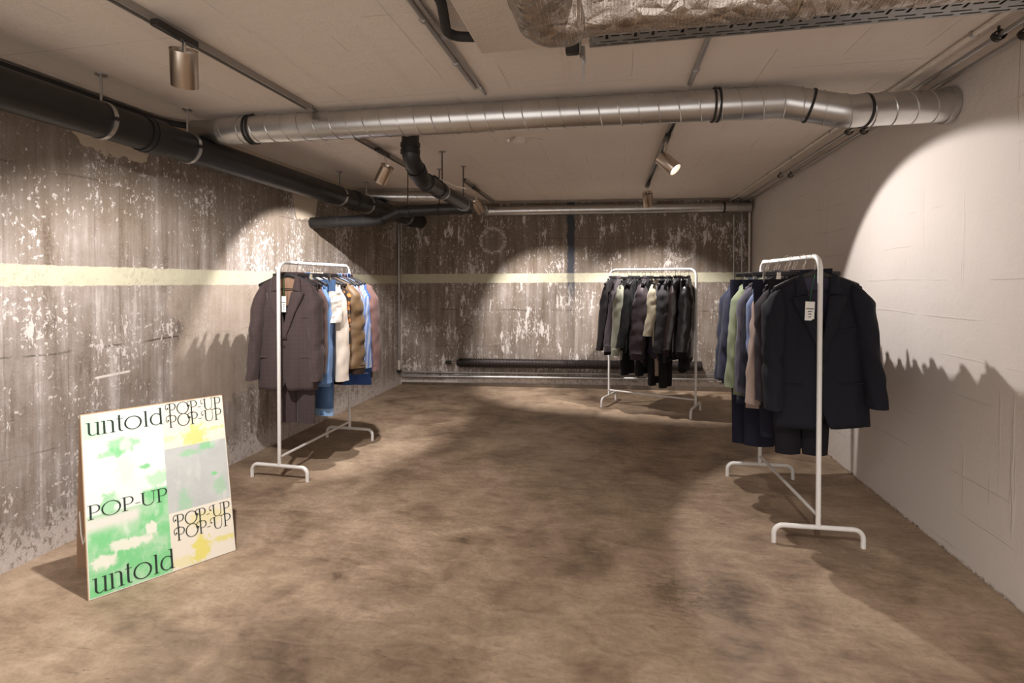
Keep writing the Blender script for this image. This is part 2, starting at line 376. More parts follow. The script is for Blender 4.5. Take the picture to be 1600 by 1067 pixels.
# ---------------------------------------------------------------- spotlights
def spotlight(name, label, loc, aim, energy, size=68, blend=.25, track_z=CZ-.03, rad=.05, ln=.142, adapter=True):
    """track spotlight: adapter in the track, stem, cylindrical housing, lamp face and its light"""
    root = thing(name, label, 'spotlight', (loc[0], loc[1], CZ-.034), group='brushed metal track spotlights')
    L0 = V((0, 0, loc[2]-(CZ-.034)))          # pivot, local
    d = (V(aim)-V(loc)).normalized(); q = V((0, 0, -1)).rotation_difference(d)
    if adapter: MB().bevbox((0, -.04, -.013), (.034, .20, .026), .003).build('adapter', M_dark, root)
    MB().tube([V((0, 0, -.02)), L0 - d*.03], .008, 8).build('stem', M_chrome, root)
    # housing: open cylinder with a thickness, pointing along d
    def cyl(r0, a, b, n=28): return [[L0 + d*k + (q @ V((cos(2*pi*i/n)*rr, sin(2*pi*i/n)*rr, 0))) for i in range(n)] for rr, k in ((r0, a), (r0, b))]
    n = 32; prof = [(rad-.004, .02), (rad-.004, -.045), (rad, -.05), (rad, ln-.052), (rad-.001, ln-.05), (rad-.005, ln-.05), (rad-.006, ln-.07), (rad-.006, .03)]
    # the rear is recessed: ring wall first, then the plate inside
    MB().loft([[L0 + d*k + (q @ V((cos(2*pi*i/n)*r, sin(2*pi*i/n)*r, 0))) for i in range(n)] for r, k in prof], caps=False).build('housing', M_brush, root)
    MB().loft([[L0 + d*k + (q @ V((cos(2*pi*i/n)*r, sin(2*pi*i/n)*r, 0))) for i in range(n)] for r, k in ((rad-.005, -.02), (rad-.005, .03))]).build('rear_plate', M_dark, root)
    fm = MB().loft([[L0 + d*k + (q @ V((cos(2*pi*i/n)*r, sin(2*pi*i/n)*r, 0))) for i in range(n)] for r, k in ((rad-.0065, ln-.085), (rad-.0065, ln-.075))])
    fm.build('lamp_face', M_face, root)
    ld = bpy.data.lights.new('spot_beam', 'SPOT'); ld.energy = energy; ld.color = SPOT_COL; ld.spot_size = radians(size); ld.spot_blend = blend; ld.shadow_soft_size = .018
    lo = bpy.data.objects.new('spot_beam', ld); COL.objects.link(lo); lo.parent = root; lo.location = L0 + d*(ln-.068)
    lo.rotation_euler = V((0, 0, -1)).rotation_difference(d).to_euler()
    return root
_t = NT('lit_lamp_face'); _t.b.inputs['Emission Color'].default_value = (1, .95, .9, 1); _t.b.inputs['Emission Strength'].default_value = 2.2; M_face = _t.out((.8, .8, .8), .3)

spotlight('track_spotlight', 'brushed metal cylinder spotlight nearest the camera on the left track', (-1.70, 1.80, 2.24), (-2.50, 2.75, 0.25), 200, 112, .6)
spotlight('track_spotlight', 'small brushed spotlight hanging left of the vertical black pipe', (-1.72, 3.70, 2.20), (-2.79, 4.25, .70), 175, 92, .25)
spotlight('track_spotlight', 'brushed spotlight with lit face turned towards the white wall', (.345, 3.72, 2.19), (1.656, 3.05, .78), 108, 88, .15)
spotlight('track_spotlight', 'small brushed spotlight at the far end of the right track, just before the back duct', (.325, 5.42, 2.22), (.50, 6.5, .55), 210, 88, .45)
spotlight('track_spotlight', 'brushed spotlight beside the far end of the sloping black pipe', (-1.44, 5.35, 2.175), (-.62, 6.55, .58), 250, 76, .5)
spotlight('track_spotlight', 'added unseen fill spotlight above and behind the viewpoint on the right track', (.36, .75, 2.19), (.45, 1.9, 0), 120, 80, .8)  # unseen lamp, added to brighten the front of the room
spotlight('track_spotlight', 'added fill spotlight out of the picture on the left track', (-1.76, .30, 2.19), (-1.5, 1.2, 0), 90, 95, .9)  # second out-of-view lamp, added as soft fill on the left

# ---------------------------------------------------------------- light tracks and conduits on the ceiling
def track(label, x0, y0, x1, y1, name='lighting_track'):
    r = thing(name, label, 'lighting track', ((x0+x1)/2, (y0+y1)/2, CZ)); d = V((x1-x0, y1-y0, 0)); M = Matrix.Rotation(math.atan2(d.y, d.x), 3, 'Z')
    c = V((0, 0, -.016)); L = d.length
    for s in (-1, 1): MB().box(c+M@V((0, s*.014, 0)), (L, .006, .032), M).build('rail', M_track, r, smooth=False)
    MB().box(c+V((0, 0, .008)), (L, .024, .014), M).build('inner_channel', M_dark, r, smooth=False)
    MB().bevbox(c+M@V((L/2+.008, 0, 0)), (.018, .036, .034), .002, M).build('end_cap', M_track, r)
    return r
track('long grey lighting track on the ceiling above the near left spotlight', -1.76, -.6, -1.735, 2.72)
track('grey lighting track behind the steel duct, holding the left middle spotlight', -1.76, 2.98, -1.775, 4.25)
track('short grey lighting track near the back wall on the left', -1.46, 4.95, -1.50, 6.35)
track('grey lighting track on the right side of the ceiling with two spotlights', .365, 2.98, .325, 5.62)
track('grey lighting track over the viewpoint, out of the picture', .37, -.6, .365, 1.2)
def pipe(name, label, cat, pts, r, mat, fil=.0, n=12, group=None, clips=(), kind=None):
    root = thing(name, label, cat, pts[0], group=group); o0 = V(pts[0])
    path = fillet([V(p)-o0 for p in pts], fil, 8) if len(pts) > 2 else [V(p)-o0 for p in pts]
    MB().tube(path, r, n).build('tube', mat, root)
    for c in clips:
        c = V(c)-o0; MB().loft([[c+V((cos(a)*(r+.004), k, sin(a)*(r+.004))) for a in [2*pi*i/12 for i in range(12)]] for k in (-.008, .008)]).build('clip', M_zinc, root)
    return root
pipe('ceiling_conduit', 'thin galvanised conduit on the ceiling left of the white box', 'conduit', [(-.735, .2, CZ-.016), (-.715, 2.62, CZ-.016)], .011, M_zinc, clips=[(-.725, 1.9, CZ-.016), (-.72, 2.3, CZ-.016)])
pipe('ceiling_conduit', 'second thin conduit close beside the first, ending at the steel duct', 'conduit', [(-.70, .2, CZ-.014), (-.685, 2.72, CZ-.014)], .008, M_zinc, clips=[(-.695, 2.05, CZ-.014), (-.687, 2.62, CZ-.014)])
pipe('ceiling_conduit', 'white-grey conduit on the ceiling between the cable tray and steel duct', 'conduit', [(.385, 1.6, CZ-.014), (.372, 2.78, CZ-.014)], .012, M_zinc, clips=[(.376, 2.6, CZ-.014)])
pipe('ceiling_conduit', 'thin conduit lengthening the left lighting track towards the duct', 'conduit', [(-1.735, 2.735, CZ-.010), (-1.75, 2.98, CZ-.010)], .006, M_zinc)

# pipes along the right hand edge of the ceiling
def clampring(c, ax, r, mat, root, wdt=.02):
    MB().loft([[V(c) + (V((0, 0, 1))*cos(a)+V(ax).cross(V((0, 0, 1))).normalized()*sin(a))*rr + V(ax)*k for a in [2*pi*i/24 for i in range(24)]]
               for rr, k in ((r, -wdt/2), (r+.005, -wdt/2), (r+.005, wdt/2), (r, wdt/2))], caps=False).build('clamp', mat, root)
for i, (x0, x1, lab) in enumerate(((1.452, 1.405, 'thin painted conduit on the ceiling, farthest left of the three along the white wall'),
                                   (1.50, 1.50, 'thin steel pipe under the ceiling, middle one of three along the white wall'),
                                   (1.595, 1.585, 'thin steel pipe in the corner of ceiling and white wall'))):
    z = CZ-.012 if i == 0 else CZ-.038; ya, yb = -.5, BY(x1)-.02
    root = thing('ceiling_pipe', lab, 'pipe', (x0, ya, z)); o0 = V((x0, ya, z))
    MB().tube([V((0, 0, 0)), V((x1, yb, z))-o0], .010 if i else .011, 12).build('tube', M_cream if i == 0 else M_zinc, root)
    if i:
        for y in (1.15, 2.42, 3.77, 5.20):
            x = x0+(x1-x0)*(y-ya)/(yb-ya); c = V((x, y, z))-o0
            clampring(c, (0, 1, 0), .017, M_dark, root, .022)
            MB().box(c, (.052, .014, .006)).build('clamp_ear', M_dark, root, smooth=False)
            MB().tube([c+V((0, 0, .018)), c+V((0, 0, .037))], .005, 8).build('stud', M_dark, root)
    else:
        for y in (2.45, 3.85, 4.6, 5.25): 
            x = x0+(x1-x0)*(y-ya)/(yb-ya); MB().bevbox(V((x, y, z))-o0, (.034, .012, .024), .002).build('clip', M_zinc, root)
# white riser and two thin conduits in the right back corner, riser in the left back corner
pipe('corner_riser', 'cream white pipe running up the right back corner', 'pipe', [(RX-.035, BY(RX)-.05, 0), (RX-.035, BY(RX)-.05, CZ-.05)], .014, M_cream)
pipe('wall_conduit', 'thin grey conduit on the back wall, left one of two by the white wall', 'conduit', [(1.445, BY(1.445)-.02, .16), (1.445, BY(1.445)-.02, 2.20)], .008, M_zinc)
pipe('wall_conduit', 'thin grey conduit on the back wall, right one of two by the white wall', 'conduit', [(1.54, BY(1.54)-.02, .16), (1.54, BY(1.54)-.02, 2.20)], .008, M_zinc)
r = pipe('corner_riser', 'slim grey pipe running down the left wall near the back corner', 'pipe', [(LX+.02, BY(LX)-.10, .33), (LX+.02, BY(LX)-.10, CZ-.02)], .009, M_zinc)
MB().tube([(0, 0, 0), (0, 0, -.12), (0, 0, -.125)], [.018, .018, .014], 12).build('sleeve', M_cream, r); MB().bevbox((0, 0, -.14), (.06, .06, .035), .006).build('foot_cap', M_dark, r)

# ---------------------------------------------------------------- spiral ducts
def spiral(mb, path, R, pitch=.1, h=.0025, w_=.004, n=20, phase=0, hand=1):
    P = resample(path, .008); fr = frames(P); s = 0; pts = []; prev = None
    for p, Tn, N, B in fr:
        if prev is not None: s += (p-prev).length
        prev = p; a = hand*2*pi*s/pitch+phase; 
        pts.append(p+(N*cos(a)+B*sin(a))*(R+h*.3))
    # helix needs fine steps
    return mb.tube(pts, w_, 6)
def helix(mb, path, R, pitch, rr, hand=1):
    P = resample(path, .004 if pitch < .08 else .005); return spiral(mb, P, R, pitch, .002, rr, hand=hand)
# main duct
D0 = V((-2.36, 2.79, 2.285))
dp = [V((-2.36, 2.79, 2.285)), V((.85, 2.892, 2.288)), V((1.125, 2.87, 2.212)), V((1.42, 2.93, 2.232)), V((RX-.005, 2.985, 2.248))]
r = thing('spiral_duct', 'large galvanised spiral duct crossing the room under the ceiling', 'air duct', D0)
pl = fillet([p-D0 for p in dp], [.14, .14, .2], 8)
MB().tube(resample(pl, .1), .080, 36).build('duct_tube', M_galv, r)
helix(MB(), resample(pl, .05), .080, .102, .0036).build('seam', M_galv, r)
def ring(mb, c, ax, r0, r1, wd, n=36):
    ax = V(ax).normalized(); u = V((0, 0, 1)).cross(ax).normalized(); v = ax.cross(u); c = V(c)
    return mb.loft([[c+ax*k+(u*cos(2*pi*i/n)+v*sin(2*pi*i/n))*rr for i in range(n)] for rr, k in ((r0, -wd/2), (r1, -wd/2), (r1, wd/2), (r0, wd/2), (r0, -wd/2))], caps=False)
A = (dp[1]-dp[0]).normalized()
for x in (-2.16, .515):
    c = dp[0]+A*((x+2.36)/A.x)-D0
    k = ring(ring(MB(), c-A*.012, A, .079, .088, .010), c+A*.012, A, .079, .088, .010).build('black_clamp', M_rubber, r); k['label'] = 'black rubber lined clamp'
    MB().tube([c+V((0, 0, .086)), c+V((0, 0, .105))], .005, 8).build('hanger_stud', M_iron, r)
ring(MB(), dp[0]+A*.12-D0, A, .075, .0835, .05).build('coupler', M_galv, r)
for c, ax, rr in ((dp[1]-A*.10-D0, A, .083), (dp[1].lerp(dp[2], .42)-D0, dp[2]-dp[1], .085), (dp[2]-D0+(dp[3]-dp[2])*.3, dp[3]-dp[2], .084)):
    ring(MB(), c, ax, .078, rr, .012).build('gasket', M_rubber if rr > .0835 else M_galv, r)
ring(MB(), dp[4]-D0-V((.02, 0, 0)), (1, 0, 0), .078, .090, .03).build('wall_collar', M_zinc, r)
MB().tube([V((0, 0, 0)), V((-.03, 0, 0)), V((-.07, 0, .006)), V((-.20, 0, .022)), V((-.21, 0, .022))], [.078, .076, .060, .056, .05], 28).build('end_reducer', M_zinc, r)
# back duct, right part
bd0 = V((-1.62, BY(-1.62)-.16, 2.262)); bd1 = V((RX-.05, BY(RX)-.13, 2.275))
r = thing('spiral_duct', 'slim galvanised spiral duct along the top of the back wall', 'air duct', bd0)
MB().tube(resample([V((0, 0, 0)), bd1-bd0], .2), .062, 28).build('duct_tube', M_galv, r)
helix(MB(), [V((0, 0, 0)), bd1-bd0], .062, .105, .0022).build('seam', M_galv, r)
A2 = (bd1-bd0).normalized(); ring(MB(), A2*2.93, A2, .061, .068, .02).build('clamp', M_dark, r); ring(MB(), bd1-bd0-A2*.01, A2, .061, .072, .02).build('wall_collar', M_zinc, r)
ring(MB(), A2*.02, A2, .055, .067, .03).build('coupler', M_galv, r)
MB().tube([A2*.9+V((0, 0, .06)), A2*.9+V((0, 0, .12))], .004, 8).build('hanger_stud', M_iron, r)
# back duct, left part, nearer
e0 = V((LX+.02, 5.25, 2.30)); e1 = V((-1.78, 5.52, 2.30)); e2 = V((-1.62, BY(-1.62)-.2, 2.27))
r = thing('spiral_duct', 'short galvanised spiral duct behind the black pipes at the left', 'air duct', e0)
pl = fillet([V((0, 0, 0)), e1-e0, e2-e0], .22, 8); MB().tube(resample(pl, .08), .062, 28).build('duct_tube', M_galv, r)
helix(MB(), resample(pl, .03), .062, .105, .0022).build('seam', M_galv, r)

# insulated duct
f0 = V((RX-.01, 1.52, 2.1455))
fp = fillet([V((0, 0, 0)), V((-.10, 1.52, 2.1455))-f0, V((-.195, 1.50, 2.128))-f0, V((-.205, 1.38, 2.14))-f0, V((-.21, .2, 2.2))-f0], [.05, .05, .1], 8)
r = thing('insulated_duct', 'thick duct wrapped in crinkled silver foil at the top of the picture', 'air duct', f0)
P = resample(fp, .018); fr = frames(P); rings = []
for k, (p, Tn, N, B) in enumerate(fr):
    rg = []
    for i in range(48):
        a = 2*pi*i/48; dirv = N*cos(a)+B*sin(a); wpos = (p+dirv*.1)
        bend = 1 + .22*max(0, min(1, (-1.74-p.x)/.04))
        amp = .007 if wpos.x < -1.72 else .0028
        q = noise.noise(wpos*13)*amp + noise.noise(wpos*34)*amp*.55 + abs(noise.noise(wpos*9+V((5, 5, 5))))*amp*.8
        rg.append(p+dirv*(.069*bend+q))
    rings.append(rg)
MB().loft(rings).build('foil_wrap', M_foil, r, ang=60)
for xx in (-.55, -1.15):
    ring(MB(), V((xx, 0, 0)), (1, .12, 0), .069, .0755, .05).build('tape_band', M_foil, r)

# cable tray: bottom plate with real slots, two folded sides
M_tray = galv('dull_galvanised_tray', (.26, .26, .255), (.42, .42, .41), .5)
def cable_tray():
    x0, x1, ya, yb, z = -.095, RX-.02, 1.72, 1.975, 2.24
    r = thing('cable_tray', 'perforated galvanised cable tray beside the foil wrapped duct', 'cable tray', (x0, yb, z)); o0 = V((x0, yb, z))
    cw = .01; nx = int((x1-x0)/cw); ys = [0, -.012, -.020, -.034, -.042, -.058, -.075, -.085, -.100, -.125, -.150, -.20, -.255]
    mb = MB(); idx = {}
    def vtx(i, j):
        if (i, j) not in idx: idx[(i, j)] = len(mb.v); mb.v.append((i*cw, ys[j], 0))
        return idx[(i, j)]
    for i in range(nx):
        for j in range(len(ys)-1):
            m8 = i % 8; m4 = (i+4) % 8; m16 = i % 16; hole = False
            if j == 1: hole = m8 < 6
            if j == 3: hole = m4 < 6
            if j in (5, 6, 7): hole = m16 in (0, 6)
            if j == 6: hole = hole or m16 in (2, 3, 4, 8, 9, 10, 12, 13, 14)
            if j == 5: hole = hole or False
            if j == 9: hole = m8 < 6
            if not hole: mb.f.append((vtx(i, j), vtx(i+1, j), vtx(i+1, j+1), vtx(i, j+1)))
    mb.build('tray_bottom', M_tray, r, smooth=False, solid=.0015)
    for yy in (0, ya-yb): 
        MB().box((nx*cw/2, yy, .03), (nx*cw, .0015, .06)).build('tray_side', M_galv, r, smooth=False)
        MB().tube([V((0, yy, .06)), V((nx*cw, yy, .06))], .004, 8).build('rolled_edge', M_galv, r)
cable_tray()
for i in range(9):  # black strands added above the tray bottom so its slots look dark
    yy = 1.955-.026*i; rr_ = (.011, .008, .013)[i % 3]
    P = [V((-.08+.02*(i % 3), yy, 2.2415+rr_))]+[V((x*.25, yy+.004*sin(x*2.1+i), 2.2415+rr_)) for x in range(1, 6)]+[V((RX-.03, yy, 2.2415+rr_))]
    tag(MB().tube(P, rr_, 8).build('slot_darkener', M_rubber), 'black strand added to darken the slots of the ceiling tray', 'cable', 'dark strands added in the ceiling tray')
r = thing('tray_bracket', 'grey steel bracket hanging at the left end of the cable tray', 'bracket', (-.125, 1.93, CZ))
MB().bevbox((0, -.02, -.10), (.006, .05, .20), .002).build('upright', M_zinc, r); MB().bevbox((0.008, .045, -.17), (.012, .07, .04), .002).build('arm', M_zinc, r)
MB().add([(.0, .05, -.15), (.012, .05, -.15), (.010, .06, -.27), (.004, .06, -.27), (.0, .056, -.15), (.012, .056, -.15), (.010, .066, -.27), (.004, .066, -.27)],
         [(0, 1, 2, 3), (7, 6, 5, 4), (0, 4, 5, 1), (1, 5, 6, 2), (2, 6, 7, 3), (3, 7, 4, 0)]).build('hook_tongue', M_zinc, r, smooth=False)
MB().bevbox((-.03, 0, -.16), (.05, .04, .045), .004).build('clamp_block', M_dark, r)
r = thing('ceiling_box', 'flat white metal box hung from the ceiling behind the foil duct', 'ceiling unit', (-.32, 1.45, CZ))
MB().bevbox((0, 0, -.0425), (.445, 1.27, .083), .004).build('casing', M_ceil, r)
r = thing('junction_box', 'dark grey metal box in the corner of ceiling and white wall at the picture edge', 'box', (1.56, 2.12, CZ-.05))
MB().bevbox((0, 0, -.04), (.14, .12, .11), .004).build('casing', M_zinc, r); MB().bevbox((0, -.003, -.102), (.10, .08, .012), .003).build('cover', M_dark, r)
P = fillet([(-.585, .2, 2.345), (-.60, 1.75, 2.345), (-.66, 2.0, 2.345), (-.545, 2.03, 2.345)], [.3, .07], 8)
tag(MB().tube(resample(P, .03), .019, 14).build('flexible_hose', M_rubber), 'black flexible hose curving into the side of the white ceiling box', 'hose')
P = fillet([(-2.75, 5.5, 2.2), (-2.3, 5.35, 2.22), (-2.05, 5.25, 2.26), (-1.75, 5.25, 2.22)], .1, 8)

P = fillet([(LX+.022, -.5, CZ-.03), (LX+.022, 2.75, CZ-.03), (LX+.30, 3.05, CZ-.03), (-2.2, 3.05, CZ-.03)], [.25, .15], 8)
tag(MB().tube(resample(P, .05), .020, 12).build('corner_strip', M_rubber), 'black round strip in the corner of ceiling and left wall above the thick pipe', 'cable')  # dark line along the ceiling corner, drawn as a round tube
# smoke detector
r = thing('smoke_detector', 'round white smoke detector on the ceiling behind the steel duct', 'smoke detector', (-.67, 3.66, CZ))
MB().tube([V((0, 0, 0)), V((0, 0, -.008)), V((0, 0, -.009)), V((0, 0, -.028)), V((0, 0, -.038))], [.058, .058, .05, .047, .03], 28).build('housing', M_cream, r)
MB().tube([V((-.03, -.04, -.005)), V((-.055, -.13, -.045))], .011, 12).build('test_nozzle', M_chrome, r)
P = [V((.05, 0, -.004)), V((.10, -.02, -.004)), V((.16, .04, -.004))]; MB().tube(P, .003, 6).build('wire', M_cream, r)

# ---------------------------------------------------------------- black drain pipes
def rodh(root, c, rtop, R, o0):
    """threaded rod from a pipe clamp to the ceiling with a flange"""
    a = V(c)+V((0, 0, R)); rod = MB().tube([a-o0, V((c[0], c[1], CZ-.004))-o0], .0055, 8).build('threaded_rod', M_iron if R < .07 else M_zinc, root)
    MB().tube([V((c[0], c[1], CZ-.006))-o0, V((c[0], c[1], CZ))-o0], .026, 16).build('rod_flange', M_zinc, rod)
m0 = V((-2.475, -.3, 2.16)); m1 = V((-2.515, BY(-2.5)-.03, 2.155))
r = thing('drain_pipe', 'thick black drain pipe running along the left wall under the ceiling', 'drain pipe', m0); AX = (m1-m0).normalized()
MB().tube(resample([V((0, 0, 0)), m1-m0], .5), .088, 36).build('pipe_body', M_blackp, r)
def onm(y): return m0 + AX*((y-m0.y)/AX.y)
for y, k in ((2.42, 1), (4.72, 1), (3.02, 0), (6.2, 1)):
    if k: ring(MB(), onm(y)-m0, AX, .087, .0985, .09).build('socket', M_blackp, r); ring(MB(), onm(y-.06)-m0, AX, .087, .095, .025).build('socket_lip', M_blackp, r)
for y in (.6, 2.13, 2.66, 4.40, 4.95, 6.0):
    c = onm(y); cl_ = ring(MB(), c-m0, AX, .0885, .0945, .022).build('clamp', M_galv, r)
    MB().bevbox(c-m0+V((.097, 0, 0)), (.022, .024, .018), .002).build('clamp_bolt', M_dark, cl_); rodh(r, c, 0, .09, m0)
# dropping and branching pipe
p0 = V((-1.35, 3.30, CZ-.001)); pp = [p0, V((-1.35, 3.30, 2.20)), V((-1.345, 3.50, 2.085)), V((-1.31, 4.52, 2.05))]
r = thing('drain_pipe', 'black drain pipe dropping from the ceiling and bending away behind the duct', 'drain pipe', p0)
MB().tube(fillet([p-p0 for p in pp], [.10, .12], 8), .058, 28).build('pipe_body', M_blackp, r)
for c, ax in ((V((-1.35, 3.30, 2.28)), (0, 0, 1)), (V((-1.35, 3.30, 2.235)), (0, 0, 1)), (V((-1.348, 3.42, 2.13)), (0, .9, -.5)), (V((-1.343, 3.60, 2.083)), (0, 1, -.03)), (V((-1.335, 3.85, 2.073)), (0, 1, -.03)), (V((-1.312, 4.45, 2.052)), (0, 1, -.03))):
    if abs(V(ax).z) > .9:
        MB().tube([c-p0-V((0, 0, .014)), c-p0+V((0, 0, .014))], .066, 28).build('socket', M_blackp, r)
    else: ring(MB(), c-p0, ax, .057, .066, .05).build('socket', M_blackp, r)
MB().bevbox(V((-1.335, 3.78, 2.145))-p0, (.035, .16, .03), .004).build('clamp_bracket', M_dark, r)
for y in (3.9, 4.42): 
    c = (-1.345+.035*(y-3.5)/1.02, y, 2.085-.035*(y-3.5)/1.02); ring(MB(), V(c)-p0, (0, 1, -.03), .0585, .064, .02).build('clamp', M_zinc, r); rodh(r, c, 0, .06, p0)
# thin sensor cable along it
MB().tube([V(q)-p0 for q in ((-1.30, 3.75, 2.14), (-1.24, 3.95, 2.12), (-1.18, 4.05, 2.115))], .004, 6).build('cable', M_cream, r)
q0 = V((LX, 4.42, 1.915)); qq = [q0, V((-2.12, 4.44, 1.93)), V((-1.93, 4.45, 2.005)), V((-1.26, 4.53, 2.03))]
r = thing('drain_pipe', 'thinner black pipe running across from the left wall, with an offset bend', 'drain pipe', q0)
MB().tube(fillet([p-q0 for p in qq], [.08, .08], 6), .052, 24).build('pipe_body', M_blackp, r)
for t_, i in ((.80, 0), (.1, 1), (.95, 1), (.12, 2), (.85, 2), (.3, 0)):
    a, b = qq[i], qq[i+1]; ring(MB(), a.lerp(b, t_)-q0, b-a, .051, .058, .04).build('socket', M_blackp, r)
for c in (qq[0].lerp(qq[1], .42), qq[2].lerp(qq[3], .12), qq[2].lerp(qq[3], .55)):
    rodh(r, tuple(c), 0, .052, q0); ring(MB(), c-q0, (1, 0, 0), .052, .057, .02).build('clamp', M_dark, r)

# ---------------------------------------------------------------- back wall: finned heater and pipes
def by(x, off): return V((x, BY(x)-off, 0))
r = thing('finned_heater', 'long dark finned heating tube along the back wall', 'heater', by(-1.98, .09)+V((0, 0, .315)))
h0 = by(-1.98, .09)+V((0, 0, .315)); h1 = by(1.05, .09)+V((0, 0, .325)); AH = (h1-h0).normalized()
M_fin = plain('dark_brown_fins', (.030, .022, .020), .5, .3)
MB().tube([V((0, 0, 0)), h1-h0], .040, 20).build('core', M_fin, r)
N = 150; rings = []; n = 24
U = V((0, 0, 1)); W = AH.cross(U)
for i in range(N*2):
    s = (h1-h0).length*(i/(N*2-1)); rr = .060 if i % 2 else .051
    for ds in (0, .006): rings.append([AH*(s+ds)+(U*cos(2*pi*k/n)+W*sin(2*pi*k/n))*rr for k in range(n)])
MB().loft(rings).build('fins', M_fin, r, smooth=False)
MB().tube([-AH*.03, -AH*.02, AH*.01], [.03, .042, .045], 20).build('end_cap', M_fin, r)
MB().tube([-AH*.03, -AH*.10], .008, 10).build('nipple', M_chrome, r); MB().tube([-AH*.10, -AH*.105, -AH*.17, -AH*.175], [.015, .022, .022, .016], 14).build('valve_knob', M_rubber, r)
for x in (1.3,):
    pass
for z, rad_, lab, off in ((.205, .010, 'upper thin steel pipe low along the back wall', .035), (.150, .018, 'lower thicker steel pipe low along the back wall', .045)):
    a = by(LX+.03, off)+V((0, 0, z-.035)); b = by(RX-.02, off)+V((0, 0, z+.01))
    r = thing('heating_pipe', lab, 'pipe', a); MB().tube([V((0, 0, 0)), b-a], rad_, 12).build('tube', M_zinc, r)
    for x in (-2.25, -.58, .9, 1.22):
        c = a.lerp(b, (x-a.x)/(b.x-a.x))-a; MB().bevbox(c+V((0, .012, 0)), (.014, .035, rad_*2+.012), .002).build('pipe_clip', M_dark, r)
# low dark skirting strip under the pipes
M_skirt = plain('dark_concrete_strip', srgb(92, 80, 68), .9, 0, .2, 14, .3, .3)
a, b = by(LX+.02, .02), by(RX-.06, .02)
mb = MB(); mb.add([a, b, b+V((0, 0, .055)), a+V((0, 0, .03)), a+V((0, .03, 0)), b+V((0, .03, 0)), b+V((0, .03, .055)), a+V((0, .03, .03))],
                  [(0, 1, 2, 3), (7, 6, 5, 4), (0, 4, 5, 1), (1, 5, 6, 2), (2, 6, 7, 3), (3, 7, 4, 0)]).build('baseboard_back', M_skirt, smooth=False)['kind'] = 'structure'

# ---------------------------------------------------------------- A-frame poster board
def ringq(cx, cy, rx, ry, tx, ty, a0=0, a1=360, n=28):
    out = []
    for k in range(n):
        a, b = (radians(a0+(a1-a0)*q/n) for q in (k, k+1))
        out.append([(cx+rx*cos(a), cy+ry*sin(a)), (cx+rx*cos(b), cy+ry*sin(b)), (cx+(rx-tx)*cos(b), cy+(ry-ty)*sin(b)), (cx+(rx-tx)*cos(a), cy+(ry-ty)*sin(a))])
    return out
def rq(x0, y0, x1, y1): return [[(x0, y0), (x1, y0), (x1, y1), (x0, y1)]]
def glyph(c):
    w_ = .115; th = .03
    if c == 'u': return rq(.10, .22, .10+w_, .97)+rq(.0, .94, .2, .97)+ringq(.345, .24, .245, .24, w_, .035, 180, 300, 16)+rq(.56, 0, .56+w_, .97)+rq(.46, .94, .6, .97)+rq(.56, 0, .74, th)+[[(.44, .03), (.56, .11), (.56, .15), (.44, .06)]], .80
    if c == 'n': return rq(.10, 0, .10+w_, .97)+rq(0, .94, .15, .97)+rq(0, 0, .30, th)+rq(.56, 0, .56+w_, .74)+rq(.46, 0, .76, th)+ringq(.43, .74, .245, .24, w_, .04, 0, 125, 16), .82
    if c == 't': return rq(.10, .18, .10+w_, 1.22)+rq(0, .93, .36, .96)+ringq(.275, .18, .175, .18, w_, .035, 180, 300, 14)+[[(.1, 1.22), (.215, 1.22), (.215, 1.27), (.16, 1.24)]], .42
    if c == 'o': return ringq(.50, .50, .50, .52, .105, .045), 1.10
    if c == 'l': return rq(.08, 0, .08+w_, 1.25)+rq(0, 1.22, .1, 1.25)+rq(0, 0, .28, th), .36
    if c == 'd': return ringq(.38, .46, .38, .47, .105, .04, 45, 315, 24)+rq(.60, 0, .60+w_, 1.32)+rq(.5, 1.29, .65, 1.32)+rq(.60, 0, .80, th), .84
    if c in 'Pp':
        b = rq(.10, 0, .20, 1.0)+rq(.02, 0, .30, .025)+ringq(.36, .72, .27, .28, .085, .025, -90, 90, 18)+rq(.2, .975, .37, 1.0)+rq(.2, .44, .37, .465)
        if c == 'P': b += rq(.0, .975, .2, 1.0)
        else: b += ringq(-.02, .72, .19, .28, .05, .028, 70, 250, 16)+ringq(-.02, .60, .065, .07, .06, .065)+rq(.0, .975, .2, 1.0)
        return b, .68
    if c == 'O': return ringq(.50, .50, .50, .52, .085, .03), 1.04
    if c == 'U': return rq(.08, .32, .18, 1.0)+rq(0, .975, .27, 1.0)+rq(.70, .32, .735, 1.0)+rq(.60, .975, .84, 1.0)+ringq(.4075, .34, .3275, .35, .09, .03, 180, 270, 14)+ringq(.4075, .34, .3275, .35, .035, .03, 270, 360, 14), .86
    if c == '-': return rq(.02, .36, .30, .385), .32
    if c == '~': return rq(-.02, .36, .26, .385)+ringq(.40, .74, .16, .22, .035, .025, 80, 235, 14)+ringq(.37, .62, .045, .05, .04, .045), .47
def lettering(root, text, x, z, width, height, rot, label):
    polys = []; cx = 0
    for ch in text:
        g, adv = glyph(ch); polys += [[(px_+cx, py_) for px_, py_ in q] for q in g]; cx += adv
    k = width/cx; mb = MB()
    for q in polys:
        fr = [(x+a*k, -.0012, z+b*height) for a, b in q]; bk = [(x+a*k, .0003, z+b*height) for a, b in q]
        # orient towards -Y
        ar = sum(q[i][0]*q[(i+1) % 4][1]-q[(i+1) % 4][0]*q[i][1] for i in range(4))
        if ar < 0: fr.reverse(); bk.reverse()
        mb.add(fr+bk, [(0, 1, 2, 3), (7, 6, 5, 4), (0, 4, 5, 1), (1, 5, 6, 2), (2, 6, 7, 3), (3, 7, 4, 0)])
    o = mb.build('lettering', M_letter, root, smooth=False); o.rotation_euler = (rot, 0, 0); o.location = FP_OFF; o['label'] = label
